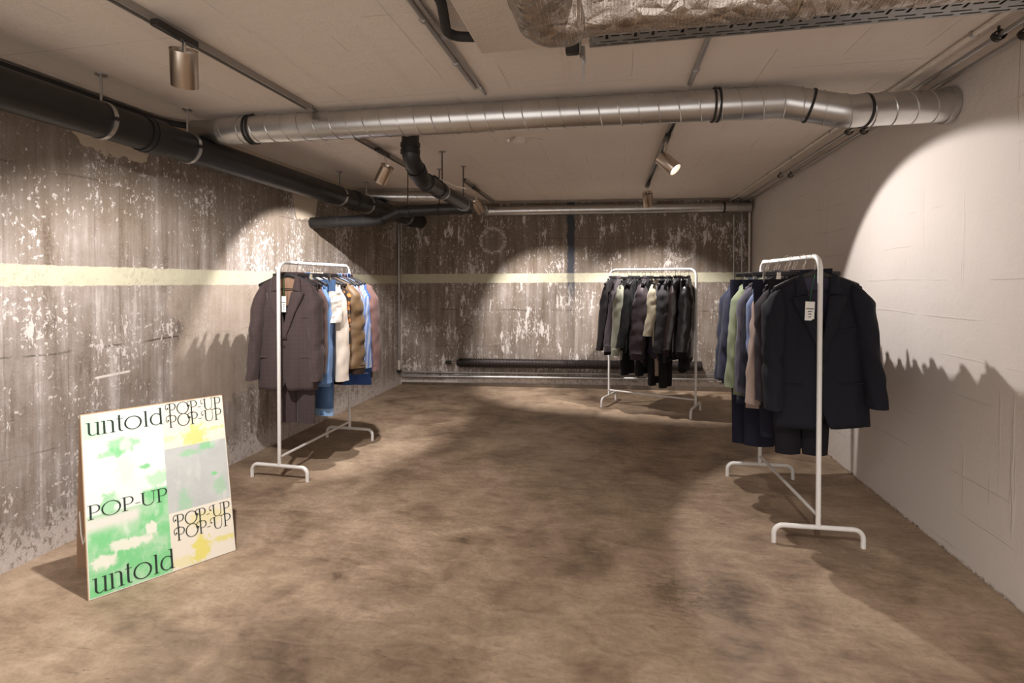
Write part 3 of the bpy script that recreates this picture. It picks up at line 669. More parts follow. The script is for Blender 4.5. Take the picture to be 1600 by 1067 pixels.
M_letter = plain('dark_green_ink', srgb(38, 48, 42), .75, 0, .3, 60, .2)
def poster_mat():
    t = NT('poster_print'); s = t.sep(t.obj()); x, z = s[0], s[2]; p = t.comb(x, z, 0.0)
    n1 = t.noise(p, 9, 5, .6, .5); n2 = t.noise(p, 26, 6, .7); n3 = t.noise(t.mul(p, (1, .35, 1)), 16, 5, .6)
    n4 = t.noise(t.mul(p, (1, .7, 1)), 24, 4, .6, 1.2)
    def blob(cx, cz, rx, rz, soft=.35, amp=1.1):
        dx = t.math('DIVIDE', t.math('SUBTRACT', x, cx), rx); dz = t.math('DIVIDE', t.math('SUBTRACT', z, cz), rz)
        r = t.math('SQRT', t.math('ADD', t.math('MULTIPLY', dx, dx), t.math('MULTIPLY', dz, dz)))
        r = t.math('ADD', r, t.math('ADD', t.math('MULTIPLY', t.math('SUBTRACT', n2, .5), amp*2), t.math('MULTIPLY', t.math('SUBTRACT', n4, .5), 2.2))); return t.math('SUBTRACT', 1.0, t.step(r, 1-soft, 1+soft))
    white = srgb(214, 214, 206); green = srgb(122, 196, 134); cream = srgb(222, 213, 196); yel = srgb(214, 204, 92); grey = srgb(178, 182, 178)
    # left column
    g0 = t.mix(t.math('MULTIPLY', n1, .5), srgb(226, 234, 222), srgb(214, 220, 214))
    left = t.mix(t.math('MULTIPLY', t.math('SUBTRACT', 1.0, t.step(x, .02, .16)), t.step(z, .665, .675)), g0, srgb(186, 228, 188))
    for b, k in ((blob(.150, .625, .055, .035), .75), (blob(.105, .595, .045, .018), .7), (blob(.23, .505, .020, .010), .9), (blob(.09, .37, .03, .05), .7), (blob(.285, .44, .05, .035, .4), .5), (blob(.15, .52, .03, .07, .6), .2)):
        left = t.mix(t.math('MULTIPLY', b, k), left, green)
    left = t.mix(t.math('MULTIPLY', blob(.16, .625, .022, .026, .3, .3), .8), left, white)
    lowg = t.mix(t.step(n1, .42, .62), green, srgb(165, 205, 165)); lowg = t.mix(t.math('MULTIPLY', t.step(n3, .5, .7), .5), lowg, srgb(222, 226, 214))
    lowg = t.mix(t.math('MULTIPLY', t.band(z, .19, .33, .02), t.math('MULTIPLY', t.math('SUBTRACT', 1.0, t.step(x, .18, .21)), t.step(z, .25, .3))), lowg, srgb(214, 212, 202))
    for b in (blob(.235, .225, .022, .022, .2, .2), blob(.15, .185, .09, .022, .3, .4), blob(.06, .14, .045, .028, .3, .4)): lowg = t.mix(t.math('MULTIPLY', b, .8), lowg, srgb(232, 224, 214))
    m1 = t.math('SUBTRACT', 1.0, t.step(z, .335, .345))
    m2 = t.math('MULTIPLY', t.step(x, .205, .215), t.math('SUBTRACT', 1.0, t.step(t.math('ADD', z, t.math('MULTIPLY', n2, .03)), .40, .42)))
    left = t.mix(t.math('MAXIMUM', m1, m2), left, lowg)
    # right column
    rt = t.mix(t.math('MULTIPLY', n1, .4), cream, white)
    for b, k in ((blob(.445, .605, .05, .055, .4), .75), (blob(.33, .61, .03, .012), .3), (blob(.535, .625, .045, .010), .55), (blob(.43, .065, .038, .055, .3), .85), (blob(.54, .08, .06, .018), .7), (blob(.35, .03, .05, .03), .35), (blob(.46, .20, .10, .03, .5), .4)):
        rt = t.mix(t.math('MULTIPLY', b, k), rt, yel)
    gr = t.mix(n1, srgb(166, 170, 168), srgb(196, 198, 194))
    for b, k in ((blob(.49, .545, .035, .018), .7), (blob(.42, .525, .045, .016), .55), (blob(.515, .40, .018, .009), .9), (blob(.38, .30, .03, .05), .45), (blob(.54, .33, .025, .05), .4)): gr = t.mix(t.math('MULTIPLY', b, k), gr, green)
    gr = t.mix(t.math('MULTIPLY', t.step(n3, .55, .68), .35), gr, srgb(214, 214, 208))
    rt = t.mix(t.band(z, .262, .562, .0015), rt, gr)
    col = t.mix(t.step(x, .3085, .3095), left, rt)
    edge = t.math('MULTIPLY', t.band(x, .006, .579, .001), t.band(z, .006, .777, .001)); col = t.mix(edge, white, col)
    return t.out(col, .7, 0, .25)
TH = radians(14.5); HB = .785; WB = .585
rt_ = thing('poster_board', 'wooden A-frame poster board with green and yellow print leaning by left wall', 'sign', (-2.192, 1.799, 0), math.atan2(.842, .539))
FP_OFF = V((0, -.0008, .001))
fp_ = MB().bevbox((WB/2, .008, HB/2), (WB, .014, HB), .0015).build('front_panel', M_wood, rt_); fp_.rotation_euler = (-TH, 0, 0)
po = MB().box((WB/2, 0.0003, HB/2), (WB-.006, .0014, HB-.006)).build('poster', poster_mat(), fp_, smooth=False); po['label'] = 'green and yellow printed poster sheet'
# back panel: hinged at the top edge
bx = .352; tz = HB*cos(TH); ty = HB*sin(TH)
bk = MB().bevbox((WB/2, -.008, -.5*sqrt(tz**2+(bx-ty)**2)), (WB, .012, sqrt(tz**2+(bx-ty)**2)), .0015).build('back_panel', M_back_board, rt_)
bk.location = (0, ty+.022, tz); bk.rotation_euler = (math.atan2(bx-ty, tz), 0, 0)
MB().tube([V((.004, .085, .27)), V((.004, .12, .215)), V((.004, .17, .185)), V((.004, .23, .215)), V((.004, .272, .30))], .0035, 6).build('spread_cord', M_cream, rt_)
k = HB/.841
for txt, x, z, w_, h, lab in (('untold', .018, .735*k, .298, .060, 'dark word untold at the top'), ('untold', .016, .018, .305, .066, 'dark word untold at the foot'),
                              ('POP-UP', .010, .350*k, .302, .060, 'dark word POP-UP in the green half'),
                              ('pOp~UP', .335, .772*k, .240, .058, 'swash word POP-UP, top line'), ('pOp~UP', .335, .709*k, .240, .058, 'swash word POP-UP, second line'),
                              ('pOp~UP', .335, .204*k, .240, .058, 'swash word POP-UP above the yellow picture, upper'), ('pOp~UP', .335, .140*k, .240, .058, 'swash word POP-UP above the yellow picture, lower')):
    lettering(fp_, txt, x, z, w_, h, 0, lab)

# ---------------------------------------------------------------- clothes racks
RAILZ = 1.497
def rack(label, x, y, a):
    r = thing('clothes_rack', label, 'clothes rack', (x, y, 0), a, 'white tubular clothes racks'); L = .94
    MB().tube(fillet([(0, 0, .10), (0, 0, RAILZ), (L, 0, RAILZ), (L, 0, .10)], .075, 8), .0125, 16).build('rail_frame', M_whitem, r)
    for xx in (0, L):
        MB().tube(fillet([(xx, -.215, 0), (xx, -.215, .092), (xx, .215, .092), (xx, .215, 0)], .055, 8), .0125, 14).build('foot', M_whitem, r)
    MB().tube([V((.0, 0, .150)), V((L, 0, .150))], .0095, 12).build('lower_bar', M_whitem, r)
    for xx in (0, L): MB().tube([V((xx, -.0155, .150)), V((xx, .0155, .150))], .005, 10).build('bolt', M_zinc, r)
    return r
RACKS = {1: (-2.266, 3.187, 1.555), 2: (-.058, 5.918, radians(-20.7)), 3: (1.039, 2.930, 1.615)}
rack('white clothes rack on the left beside the bare concrete wall', *RACKS[1])
rack('white clothes rack standing in front of the back wall', *RACKS[2])
rack('white clothes rack on the right beside the white wall', *RACKS[3])
def spot_on(rk, s, dy=0):
    x, y, a = RACKS[rk]; return (x+cos(a)*s-sin(a)*dy, y+sin(a)*s+cos(a)*dy, RAILZ), a-pi/2

# ---------------------------------------------------------------- hangers
def hookpath(zb):
    R = .0165; P = [V((0, 0, zb)), V((0, 0, -.052)), V((.004, 0, -.040)), V((.012, 0, -.026))]
    for k in range(13):
        a = radians(-48+k*(228/12)); P.append(V((R*cos(a), 0, R*sin(a))))
    return P
def coat_hanger(label, loc, rz, group=None, roll=0):
    r = thing('coat_hanger', label, 'hanger', loc, 0, group, rot=(0, roll, rz))
    rings = []
    for k in range(-10, 11):
        u = k/10; x = .205*u; z = -.088-.072*abs(u)**1.35+(.004 if abs(u) < .1 else 0); h = .016-.004*abs(u); d = .006+.010*abs(u)**2
        rings.append([V((x, d*cos(2*pi*i/10), z+h*sin(2*pi*i/10))) for i in range(10)])
    MB().loft(rings).build('arms', M_hang, r); MB().tube(hookpath(-.086), .0018, 7).build('hook', M_chrome, r)
    MB().tube([V((-.185, 0, -.158)), V((-.16, 0, -.185)), V((.16, 0, -.185)), V((.185, 0, -.158))], .004, 8).build('cross_bar', M_hang, r)
    return r
def clip_hanger(label, loc, rz, half=.19, group=None):
    r = thing('trouser_hanger', label, 'hanger', loc, rz, group)
    MB().bevbox((0, 0, -.088), (half*2, .010, .026), .003).build('bar', M_hang, r); MB().tube(hookpath(-.078), .0018, 7).build('hook', M_chrome, r)
    for s in (-1, 1): 
        MB().bevbox((s*(half*.66), -.009, -.110), (.022, .010, .060), .002).build('clip', M_chrome, r)
    return r

# ---------------------------------------------------------------- clothes
def nz(x, y, z): return noise.noise(V((x, y, z)))
def prof(sh, hw, L, D, seed, zn=-.100, zs=-.168, nk=.070, fold=.006):
    """returns point functions of a hanging torso"""
    def ztop(x):
        ax = abs(x); 
        return zn if ax <= nk else zn-(zn-zs)*min(1, (ax-nk)/(sh-nk))**1.15
    def w_(t): 
        q = min(1, t/.25); return sh*(1-q)+ (sh+(hw-sh)*.55)*q if t < .25 else (sh+(hw-sh)*.55)+(hw-(sh+(hw-sh)*.55))*(t-.25)/.75
    def pt(s, t, side):
        x = s*w_(t); z = ztop(s*sh)*(1-t)+(-L)*t
        d = D*(.35+.65*min(1, t*3.2))*max(0, 1-abs(s)**2.6)**.55
        f = fold*min(1, t*2.5)*(sin(s*9+seed*1.7+t*1.2)*.5+nz(s*3.2+seed, side*7, t*1.6)*1.5+nz(s*5+seed, side*3, t*7)*.5)*max(0, 1-abs(s)**6)
        return V((x, side*d+f, z+.006*nz(s*2, seed, 3)*t))
    return pt, w_, ztop
def grid(mb, fn, nu, nv):
    b = len(mb.v)
    for j in range(nv+1):
        for i in range(nu+1): mb.v.append(tuple(fn(i/nu, j/nv)))
    for j in range(nv):
        for i in range(nu):
            a = b+j*(nu+1)+i; mb.f.append((a, a+1, a+nu+2, a+nu+1))
    return mb
def sleeve(side, sh, zs, zc, D, mat, root, r0, r1, seed, bend=.03, out=.045, puff=0, name='sleeve', tw=.8):
    rings = []; n = 26; K = 40
    for k in range(K+1):
        t = k/K; z = zs+.012+(zc-zs-.012)*t
        cap = min(1, (t*26+.2)/4.2)**.6
        cx = (sh-.046)+(.030)*min(1, t/.16)**.7+out*t; cy = -.010-bend*t*t*1.6+.004*sin(t*9+seed)
        rx = (r0*tw*(1-t)+r1*tw*t)*cap; ry = (r0*(1-t)+r1*t)*min(cap, .36+.64*min(1, t/.26)**.85)*(1+.10*sin(t*pi+seed*.7)*nz(seed, t*2, 1))
        if puff: g = 1+puff*abs(sin(t*pi*5.5)); rx *= g; ry *= g
        rg = []
        for i in range(n):
            a = 2*pi*i/n; wv = 1+(.16*nz(cos(a)*1.5+seed, sin(a)*1.5, t*6)+.11*sin(t*34+a*2+seed)*max(0, nz(seed, a*.3, t*4)+.25)+.05*nz(cos(a)*5+seed, sin(a)*5, t*14))*(1 if t > .05 else 0)
            rg.append(V((side*(cx+rx*cos(a)*wv), cy+ry*sin(a)*wv, z + (.02*(1-cap)*0))))
        if side < 0: rg.reverse()
        rings.append(rg)
    last = rings[-1]; c = sum(last, V())/n
    rings.append([c+(p-c)*.84 for p in last]); rings.append([c+(p-c)*.80+V((0, 0, .05)) for p in last])
    return MB().loft(rings).build(name, mat, root, ang=70)
def jacket(label, rk, s, rgb, kind='plain', L=.88, sh=.205, hw=.235, D=.040, zc=-.78, r0=.066, r1=.050, style='blazer', group=None, cat='jacket',
           lining=(60, 48, 44), seed=None, yaw=0, puff=0, rough=.9, short=None, name='jacket', dy=0, out=.045, bend=.03, button=(25, 20, 20), fold=.008, tw=.8, collar=None, roll=None, ribs=None):
    seed = seed if seed is not None else s*37+rk*5
    loc, rz = spot_on(rk, s, dy); roll = roll if roll is not None else .035*sin(seed*5.1); r = thing(name, label, cat, loc, 0, group, rot=(0, roll, rz+yaw))
    mat = fabric(rgb, rough, kind); ml = fabric(lining, .6)
    zs = -.168; zn = -.100; nk = .072
    pt, w_, ztop = prof(sh, hw, L, D, seed, fold=fold)
    # opening of the front
    tv = {'blazer': .55, 'shirt': .10, 'zip': .08, 'coat': .36}[style]; ov = .018
    def edge(t):
        if t < tv: q = t/tv; return nk*(1-q)**1.05+ov*-q
        cut = 0
        if style == 'blazer' and t > .66: cut = .045*max(0, (t-.78)/.22)**2
        return -ov+cut
    # back and two front halves form one body
    mb = MB(); grid(mb, lambda u, v: pt(u*2-1, v, 1), 22, 26)
    def front(sd):
        def f(u, v):
            e = edge(v)/w_(v); ss = e+(1-e)*u; p = pt(sd*ss, v, -1)
            if v < tv and u < .01: pass
            p.y -= .0035*sd*max(0, 1-u*3)*(1 if v > tv*.8 else 0)+0.001
            return p
        return f
    for sd in (1, -1):
        m2 = MB(); grid(m2, front(sd), 14, 26); b = len(mb.v); mb.v += m2.v; mb.f += [tuple(i+b for i in (q if sd < 0 else reversed(q))) for q in m2.f]
    mb.build('body', mat, r, solid=.004, ang=75)
    # lining seen in the neck
    grid(MB(), lambda u, v: (lambda p: V((p.x*.97, p.y-.007, p.z-.004)))(pt((u*2-1)*.9, v*.55, 1)), 14, 12).build('lining', ml, r, ang=75)
    if style in ('blazer', 'coat'):
        tn = .135
        for sd in (1, -1):
            def lap(u, v, sd=sd):
                t = tn+(tv-tn)*v; wl = (.018+.068*(1-v)**.8); e = edge(t); x = e+u*wl-.002; ss = min(.96, x/w_(t)); p = pt(sd*ss, t, -1)
                if v < .02: p.z += .018*u
                p.y -= .0095+.013*sin(pi*(u*.5+.25))*(1-v*.6); return p
            def col(u, v, sd=sd):
                t = .0+(tn-.012)*v; wl = .030+.034*v; e = edge(t); x = e+u*wl-.002; ss = min(.96, x/w_(t)); p = pt(sd*ss, t, -1); p.y -= .008+.006*sin(pi*u)+.006*(1-v); 
                p.z += .008*(1-v); return p
            for nm, fn in (('lapel', lap), ('collar', col)):
                m2 = MB(); grid(m2, fn, 5, 12)
                if sd > 0: m2.f = [tuple(reversed(q)) for q in m2.f]
                m2.build(nm, mat, r, solid=.0035, ang=60)
            px0 = sd*.135
            t = .70; p = pt(px0/w_(t), t, -1); MB().bevbox((p.x, p.y-.004, p.z), (.12, .008, .010 if style == 'blazer' else .04), .002).build('pocket', mat, r)
        p = pt(.125/w_(.36), .34, -1); MB().bevbox((p.x, p.y-.003, p.z), (.085, .006, .014), .002, Matrix.Rotation(radians(-6), 3, 'Y')).build('pocket', mat, r)
        for q in ((.61,) if style == 'blazer' else (.46, .58, .70)):
            p = pt(.005, q, -1); MB().tube([V((-.004, p.y-.012, p.z)), V((-.004, p.y-.005, p.z))], .009, 12).build('button', fabric(button, .4), r)
    else:
        cm = fabric(collar, .9) if collar else mat
        for sd in (1, -1):
            def col(u, v, sd=sd):
                x = (nk+.004)*(1-v)+.010*v+u*(.012+.045*v); t = .012+.055*v+.03*u*v; p = pt(sd*min(.9, x/w_(t)), t, -1); p.y -= .010+.007*sin(pi*u); p.z += .012*(1-v)*(1-u); return p
            m2 = MB(); grid(m2, col, 5, 8)
            if sd > 0: m2.f = [tuple(reversed(q)) for q in m2.f]
            m2.build('collar', cm, r, solid=.003, ang=60)
        P = []
        for v in range(14):
            t = tv+(.97-tv)*v/13; p = pt(0.0, t, -1); P.append(V((0, p.y-.0045, p.z)))
        MB().loft([[q+V((dx, dy_, 0)) for dx, dy_ in ((-.014, 0), (.014, 0), (.014, .004), (-.014, .004))] for q in P]).build('placket' if style == 'shirt' else 'zip_flap', mat, r, smooth=False)
        if style == 'shirt':
            for v in range(1, 13, 2): MB().tube([P[v]+V((0, -.003, 0)), P[v]+V((0, 0, 0))], .005, 8).build('button', M_tag, r)
    # band behind the neck
    def nb(u, v):
        a = pi*u; x = (nk+.006)*cos(a); y = -.012+.030*sin(a); z = zn+.030*v+.004; return V((x, y-.006*v, z))
    grid(MB(), nb, 14, 3).build('collar_band', mat, r, solid=.003, ang=70)
    if short: zc = short
    sleeves = {}
    for sd in (-1, 1):
        so = sleeves[sd] = sleeve(sd, sh, zs, zc, D, mat, r, r0, r1 if not short else r0*.95, seed+sd, bend=bend, out=out if not short else .03, puff=puff, tw=tw)
    if style == 'zip':
        hb = []
        for k, (zz, sc) in enumerate(((-L+.035, 1.0), (-L+.02, 1.02), (-L-.03, .97), (-L-.045, .93))):
            hb.append([V(((hw+.002)*sc*cos(a), (D*.8+.006)*sin(a)*sc, zz)) for a in [2*pi*i/40 for i in range(40)]])
        MB().loft(hb).build('ribbed_hem', fabric(ribs or rgb, .95), r, ang=70)
        for sd in (-1, 1):
            c = V((sd*(sh+.008+out*1.02), -bend*1.6, zc)); MB().loft([[c+V((r1*.8*k*cos(a)*.72, r1*k*sin(a)*.72, dz)) for a in [2*pi*i/20 for i in range(20)]] for k, dz in ((1.1, .02), (1.1, -.03), (1, -.05))]).build('ribbed_cuff', fabric(ribs or rgb, .95), sleeves[sd])
    coat_hanger('black coat hanger carrying the '+label.split(',')[0], loc, rz+yaw, 'black coat hangers', roll)
    return r
def trousers(label, rk, s, rgb, kind='plain', L=1.12, hw=.185, hem=.105, D=.030, seed=None, yaw=0, name='trousers', group=None, dy=0, gap=.012, cuff=None, cat='trousers'):
    seed = seed if seed is not None else s*29+rk*3
    loc, rz = spot_on(rk, s, dy); r = thing(name, label, cat, loc, rz+yaw, group); mat = fabric(rgb, .9, kind)
    zt = -.118; zc = -.40
    for sd in (-1, 1):
        rings = []; n = 22; K = 22
        for k in range(K+1):
            t = k/K; z = zt+(-L-zt)*t; tt = max(0, (z-zc)/(-L-zc)); top = hw*.52
            wd = top*(1-t)+hem*.52*t; cx = (hw*.5)*(1-t)+(hem*.5+gap*.5)*t+ .0*t; d = D*(.55+.45*min(1, t*3))*(1-.15*t)
            rg = []
            for i in range(n):
                a = 2*pi*i/n; cr = 1+.25*abs(sin(a))**8*(1 if t > .2 else 0)
                rg.append(V((sd*(cx+wd*cos(a)), d*sin(a)*cr+.004*nz(cos(a)+seed, sd, t*4), z)))
            if sd < 0: rg.reverse()
            rings.append(rg)
        c = sum(rings[-1], V())/n; rings.append([c+(p-c)*.85 for p in rings[-1]]); rings.append([p+V((0, 0, .04)) for p in rings[-1]])
        MB().loft(rings).build('leg', mat, r, ang=70)
        if cuff:
            c = V((sd*(hem*.5+gap*.5), 0, -L)); MB().loft([[c+V((hem*.545*cos(a), (D*.9)*sin(a)*1.15, dz)) for a in [2*pi*i/22 for i in range(22)]] for dz in (-.002, .05)]).build('turn_up', fabric(cuff, .9, 'denim'), r)
    MB().loft([[V(((hw+.004)*cos(a), (D*.62)*sin(a), z)) for a in [2*pi*i/30 for i in range(30)]] for z in (zt-.045, zt)]).build('waistband', mat, r)
    clip_hanger('black clip hanger carrying the '+label.split(',')[0], loc, rz+yaw, group='black clip hangers for trousers')
    return r
def price_tag(label, rk, s, dx, z0, yo, sz=(.036, .085), string=M_green, L=.08, rz_off=0):
    loc, rz = spot_on(rk, s); r = thing('price_tag', label, 'price tag', loc, rz)
    MB().tube([V((dx*.3, yo+.02, z0+L+.03)), V((dx*.8, yo+.004, z0+L*.5)), V((dx, yo-.002, z0-.008))], .0013, 6).build('string', string, r)
    M = Matrix.Rotation(radians(rz_off), 3, 'Y')
    card = MB().bevbox((dx, yo-.002, z0-sz[1]/2), (sz[0], .0012, sz[1]), .0004, M).build('card', M_tag, r)
    for k, wd in enumerate((.8, .45, .32, .26)):
        MB().box(V((dx, yo-.0032, z0-sz[1]/2))+M@V((0, 0, .012-k*sz[1]*.145)), (sz[0]*wd, .0006, .0045), M).build('print_line', M_ink, card, smooth=False)
    return r

G1, G2, G3 = 'clothes on the left rack', 'dark clothes on the back rack', 'dark clothes on the right rack'
# left rack, nearest first
jacket('dark brown check blazer, nearest the camera on the left rack', 1, .10, (68, 56, 55), 'check', L=.895, sh=.205, hw=.215, D=.045, zc=-.82, lining=(150, 118, 96), group=G1, seed=1, roll=0, name='blazer', cat='blazer', yaw=.16, button=(52, 42, 42))
price_tag('white swing tag on the dark brown check blazer', 1, .10, .020, -.235, -.070, (.034, .110), L=.10)
trousers('dark brown suit trousers, hanging below the near check blazer', 1, .155, (62, 51, 52), 'check', L=1.14, hw=.17, hem=.135, group=G1, dy=-.03)
jacket('reddish dark brown jacket, second on the left rack behind the check blazer', 1, .20, (84, 62, 58), L=.85, sh=.205, hw=.22, D=.032, zc=-.78, group=G1, name='blazer', cat='blazer')
jacket('blue denim shirt, sleeve showing next to the brown blazer', 1, .265, (92, 122, 164), 'denim', L=.90, sh=.205, hw=.235, D=.032, zc=-.86, style='shirt', group=G1, name='shirt', cat='shirt', tw=.7)
trousers('blue jeans with pale turned hems, hanging on the left rack', 1, .31, (62, 88, 124), 'denim', L=1.12, hw=.17, hem=.14, cuff=(120, 150, 185), group=G1, dy=-.075, name='jeans', cat='jeans')
jacket('off-white short sleeved linen shirt, on the left rack', 1, .36, (206, 198, 188), L=.80, sh=.205, hw=.235, D=.03, style='shirt', short=-.44, r0=.07, group=G1, name='shirt', cat='shirt')
jacket('cream long sleeved knitted coat, on the left rack', 1, .425, (208, 196, 182), L=.84, sh=.21, hw=.235, D=.034, zc=-.88, style='coat', group=G1, name='coat', cat='coat', r0=.07, r1=.058)
jacket('black jacket, squeezed between cream coat and patterned shirt', 1, .48, (34, 28, 28), L=.88, sh=.20, hw=.22, D=.026, zc=-.80, style='zip', group=G1)
jacket('orange and black animal print blouse, on the left rack', 1, .53, (120, 72, 40), 'animal', L=.78, sh=.20, hw=.23, D=.03, zc=-.70, style='shirt', group=G1, name='blouse', cat='blouse')
jacket('olive brown padded bomber jacket with puffy crinkled sleeves, on the left rack', 1, .615, (92, 70, 45), L=.82, sh=.222, hw=.25, D=.055, zc=-.80, style='zip', puff=.12, r0=.088, r1=.085, rough=.55, group=G1, ribs=(52, 38, 30), name='bomber_jacket', out=.06, bend=.045, tw=.85)
jacket('light blue cotton shirt, behind the bomber jacket', 1, .70, (124, 150, 196), L=.86, sh=.215, hw=.24, D=.028, zc=-.80, style='shirt', group=G1, name='shirt', cat='shirt', out=.05)
jacket('mauve brown thin jacket, between two blue shirts', 1, .745, (120, 94, 92), L=.86, sh=.21, hw=.23, D=.026, zc=-.78, group=G1)
jacket('blue and white striped shirt, near the far end of the left rack', 1, .785, (96, 124, 178), 'stripe', L=.90, sh=.215, hw=.235, D=.026, zc=-.84, style='shirt', group=G1, name='shirt', cat='shirt', out=.05)
jacket('bright blue long shirt, last but one on the left rack', 1, .825, (52, 82, 140), L=1.00, sh=.215, hw=.235, D=.026, zc=-.88, style='shirt', group=G1, name='shirt', cat='shirt')
jacket('mauve brown blazer, farthest on the left rack', 1, .875, (100, 74, 70), L=.94, sh=.25, hw=.27, D=.040, zc=-.86, r0=.08, r1=.065, group=G1, name='blazer', cat='blazer', out=.075, roll=.02)
# right rack, nearest first
jacket('navy black blazer, nearest the camera on the right rack', 3, .075, (23, 24, 32), L=.90, sh=.222, hw=.235, D=.05, zc=-.79, r0=.074, r1=.056, lining=(58, 54, 72), group=G3, seed=3, roll=-.045, name='blazer', cat='blazer', yaw=-.02, button=(20, 20, 24))
price_tag('white swing tag with green string on the navy black blazer', 3, .075, -.046, -.235, -.066, (.046, .098), L=.11, rz_off=2)
trousers('black suit trousers, hanging below the near navy blazer', 3, .145, (22, 20, 26), L=1.07, hw=.175, hem=.125, group=G3, dy=.03)
jacket('dark plum jacket, second on the right rack', 3, .215, (44, 37, 42), L=.84, sh=.215, hw=.23, D=.034, zc=-.78, group=G3, r0=.07)
trousers('dark navy trousers, held by shiny clips on the right rack', 3, .28, (26, 26, 38), L=1.02, hw=.185, hem=.13, group=G3, dy=.06)
jacket('pale peach shirt, on the right rack', 3, .335, (150, 130, 120), 'plain', L=.88, sh=.185, hw=.235, D=.028, zc=-.84, style='shirt', group=G3, name='shirt', cat='shirt')
jacket('blue grey denim shirt, on the right rack', 3, .385, (92, 104, 136), 'denim', L=.84, sh=.22, hw=.24, D=.028, zc=-.82, style='shirt', group=G3, name='shirt', cat='shirt')
jacket('thin black jacket, on the right rack before the purple grey one', 3, .435, (30, 30, 42), L=.80, sh=.20, hw=.22, D=.026, zc=-.76, style='coat', group=G3)
jacket('purple grey wool jacket, on the right rack', 3, .495, (72, 68, 80), L=.84, sh=.225, hw=.24, D=.034, zc=-.80, r0=.07, group=G3, style='coat')
trousers('navy wide trousers, hanging at the middle of the right rack', 3, .56, (26, 28, 42), L=1.16, hw=.19, hem=.17, group=G3, dy=.03)
jacket('pale green shirt, on the right rack', 3, .60, (124, 132, 106), L=.86, sh=.228, hw=.24, D=.032, zc=-.80, style='shirt', group=G3, name='shirt', cat='shirt', r0=.07, out=.055)
jacket('navy wool coat, behind the pale green shirt', 3, .69, (40, 42, 56), L=.92, sh=.22, hw=.24, D=.034, zc=-.80, style='coat', group=G3, name='coat', cat='coat', out=.055)
trousers('dark navy culottes, lowest at the far end of the right rack', 3, .745, (26, 28, 44), L=1.20, hw=.22, hem=.20, D=.035, group=G3, dy=.03, gap=0)
jacket('dark blue jacket, last but one on the right rack', 3, .80, (42, 44, 62), L=.84, sh=.222, hw=.25, D=.034, zc=-.78, r0=.074, group=G3, out=.06)
jacket('navy blue blazer, farthest on the right rack', 3, .865, (38, 41, 60), L=.84, sh=.228, hw=.25, D=.040, zc=-.80, r0=.08, r1=.06, group=G3, name='blazer', cat='blazer', out=.055)
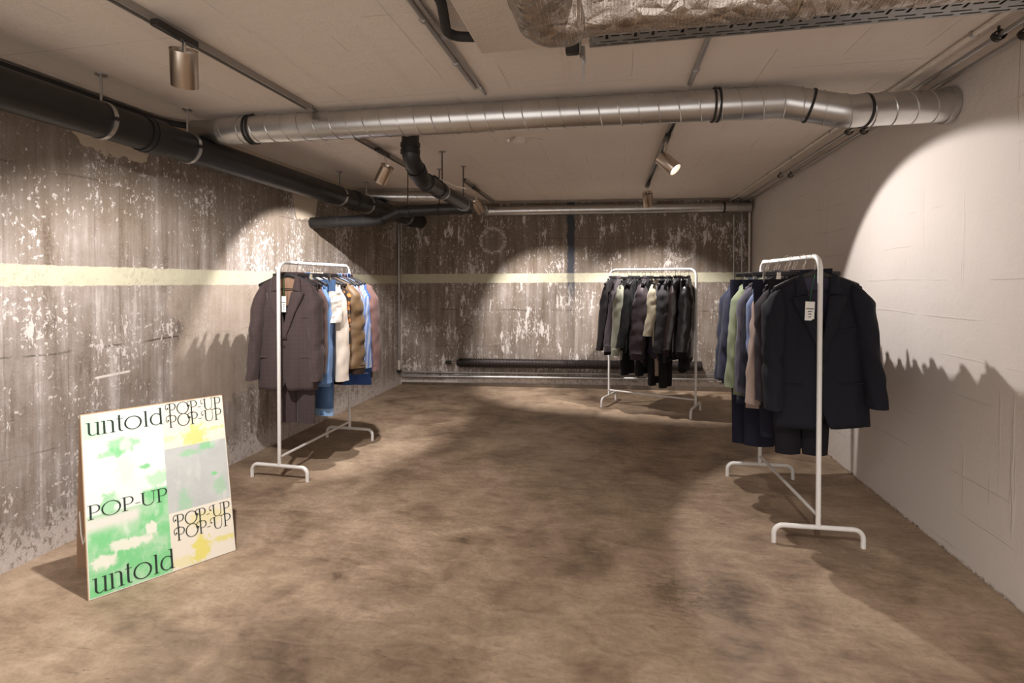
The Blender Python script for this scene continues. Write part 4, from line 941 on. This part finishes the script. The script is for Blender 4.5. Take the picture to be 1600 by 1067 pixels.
# back rack, left to right
bk_items = [
 ('j', 'long black coat, leftmost on the back rack', .05, (40, 32, 34), 'plain', dict(L=.93, zc=-.88, style='coat', name='coat', cat='coat')),
 ('j', 'purple grey soft jacket, second from the left on the back rack', .115, (98, 86, 92), 'plain', dict(L=.78, zc=-.84, style='zip', r0=.05, sh=.18)),
 ('j', 'sage green jacket, on the back rack', .18, (152, 152, 134), 'plain', dict(L=.92, zc=-.86, style='zip', r0=.070, r1=.055, sh=.225)),
 ('t', 'black trousers, leftmost pair on the back rack', .215, (22, 20, 22), 'plain', dict(L=1.14, hem=.16)),
 ('j', 'black wool jacket, right of the sage green jacket', .255, (34, 32, 36), 'plain', dict(L=.90, zc=-.84, style='coat')),
 ('j', 'black blazer with a white lining glimpse, on the back rack', .32, (26, 24, 28), 'plain', dict(L=.96, zc=-.86, name='blazer', cat='blazer', lining=(200, 196, 188))),
 ('t', 'black trousers, second pair on the back rack', .375, (24, 21, 24), 'plain', dict(L=1.13, hem=.17)),
 ('j', 'plum padded jacket with a wide crinkled sleeve, on the back rack', .41, (76, 60, 66), 'plain', dict(L=.94, zc=-.90, style='zip', puff=.06, r0=.085, r1=.075, tw=.6, rough=.6)),
 ('j', 'black zip jacket, between plum jacket and beige shirt', .47, (24, 22, 24), 'plain', dict(L=.98, zc=-.88, style='zip')),
 ('t', 'black trousers, longest pair in the middle of the back rack', .505, (22, 20, 24), 'plain', dict(L=1.22, hem=.15)),
 ('j', 'beige shirt, in the middle of the back rack', .535, (186, 174, 150), 'plain', dict(L=.90, zc=-.70, style='shirt', name='shirt', cat='shirt', r0=.06)),
 ('t', 'beige and brown slim trousers, on the back rack', .565, (150, 130, 112), 'plain', dict(L=1.12, hem=.10)),
 ('j', 'dark violet jacket, right of the beige shirt', .59, (60, 52, 68), 'plain', dict(L=.90, zc=-.86, style='zip')),
 ('t', 'black trousers, fourth pair on the back rack', .63, (22, 20, 22), 'plain', dict(L=1.24, hem=.12)),
 ('j', 'charcoal grey jacket with a wide smooth sleeve, on the back rack', .665, (74, 70, 72), 'plain', dict(L=.96, zc=-.86, style='coat', r0=.08, r1=.06, name='coat', cat='coat')),
 ('j', 'black jacket, right of the charcoal jacket', .73, (20, 18, 20), 'plain', dict(L=.84, zc=-.80, style='zip')),
 ('j', 'shiny dark brown leather jacket, on the back rack', .785, (50, 36, 32), 'leather', dict(L=.88, zc=-.84, style='zip', rough=.35)),
 ('t', 'black trousers, rightmost pair on the back rack', .825, (20, 18, 20), 'plain', dict(L=1.05, hem=.17)),
 ('j', 'black leather jacket, rightmost on the back rack', .865, (30, 27, 28), 'leather', dict(L=.90, zc=-.84, style='zip', r0=.085, r1=.07, rough=.32, D=.045)),
]
for i, (k, lab, s, rgb, kd, kw) in enumerate(bk_items):
    yw = (-.10, .06, .14, -.05, .10, -.12, .03, .16)[i % 8]
    if k == 'j':
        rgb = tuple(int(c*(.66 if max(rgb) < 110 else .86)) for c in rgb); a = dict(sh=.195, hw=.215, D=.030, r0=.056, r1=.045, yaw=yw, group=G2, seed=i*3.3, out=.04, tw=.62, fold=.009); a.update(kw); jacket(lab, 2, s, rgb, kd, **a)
    else:
        a = dict(hw=.18, D=.04, yaw=yw, group=G2, seed=i*2.1); a.update(kw); trousers(lab, 2, s, rgb, kd, **a)
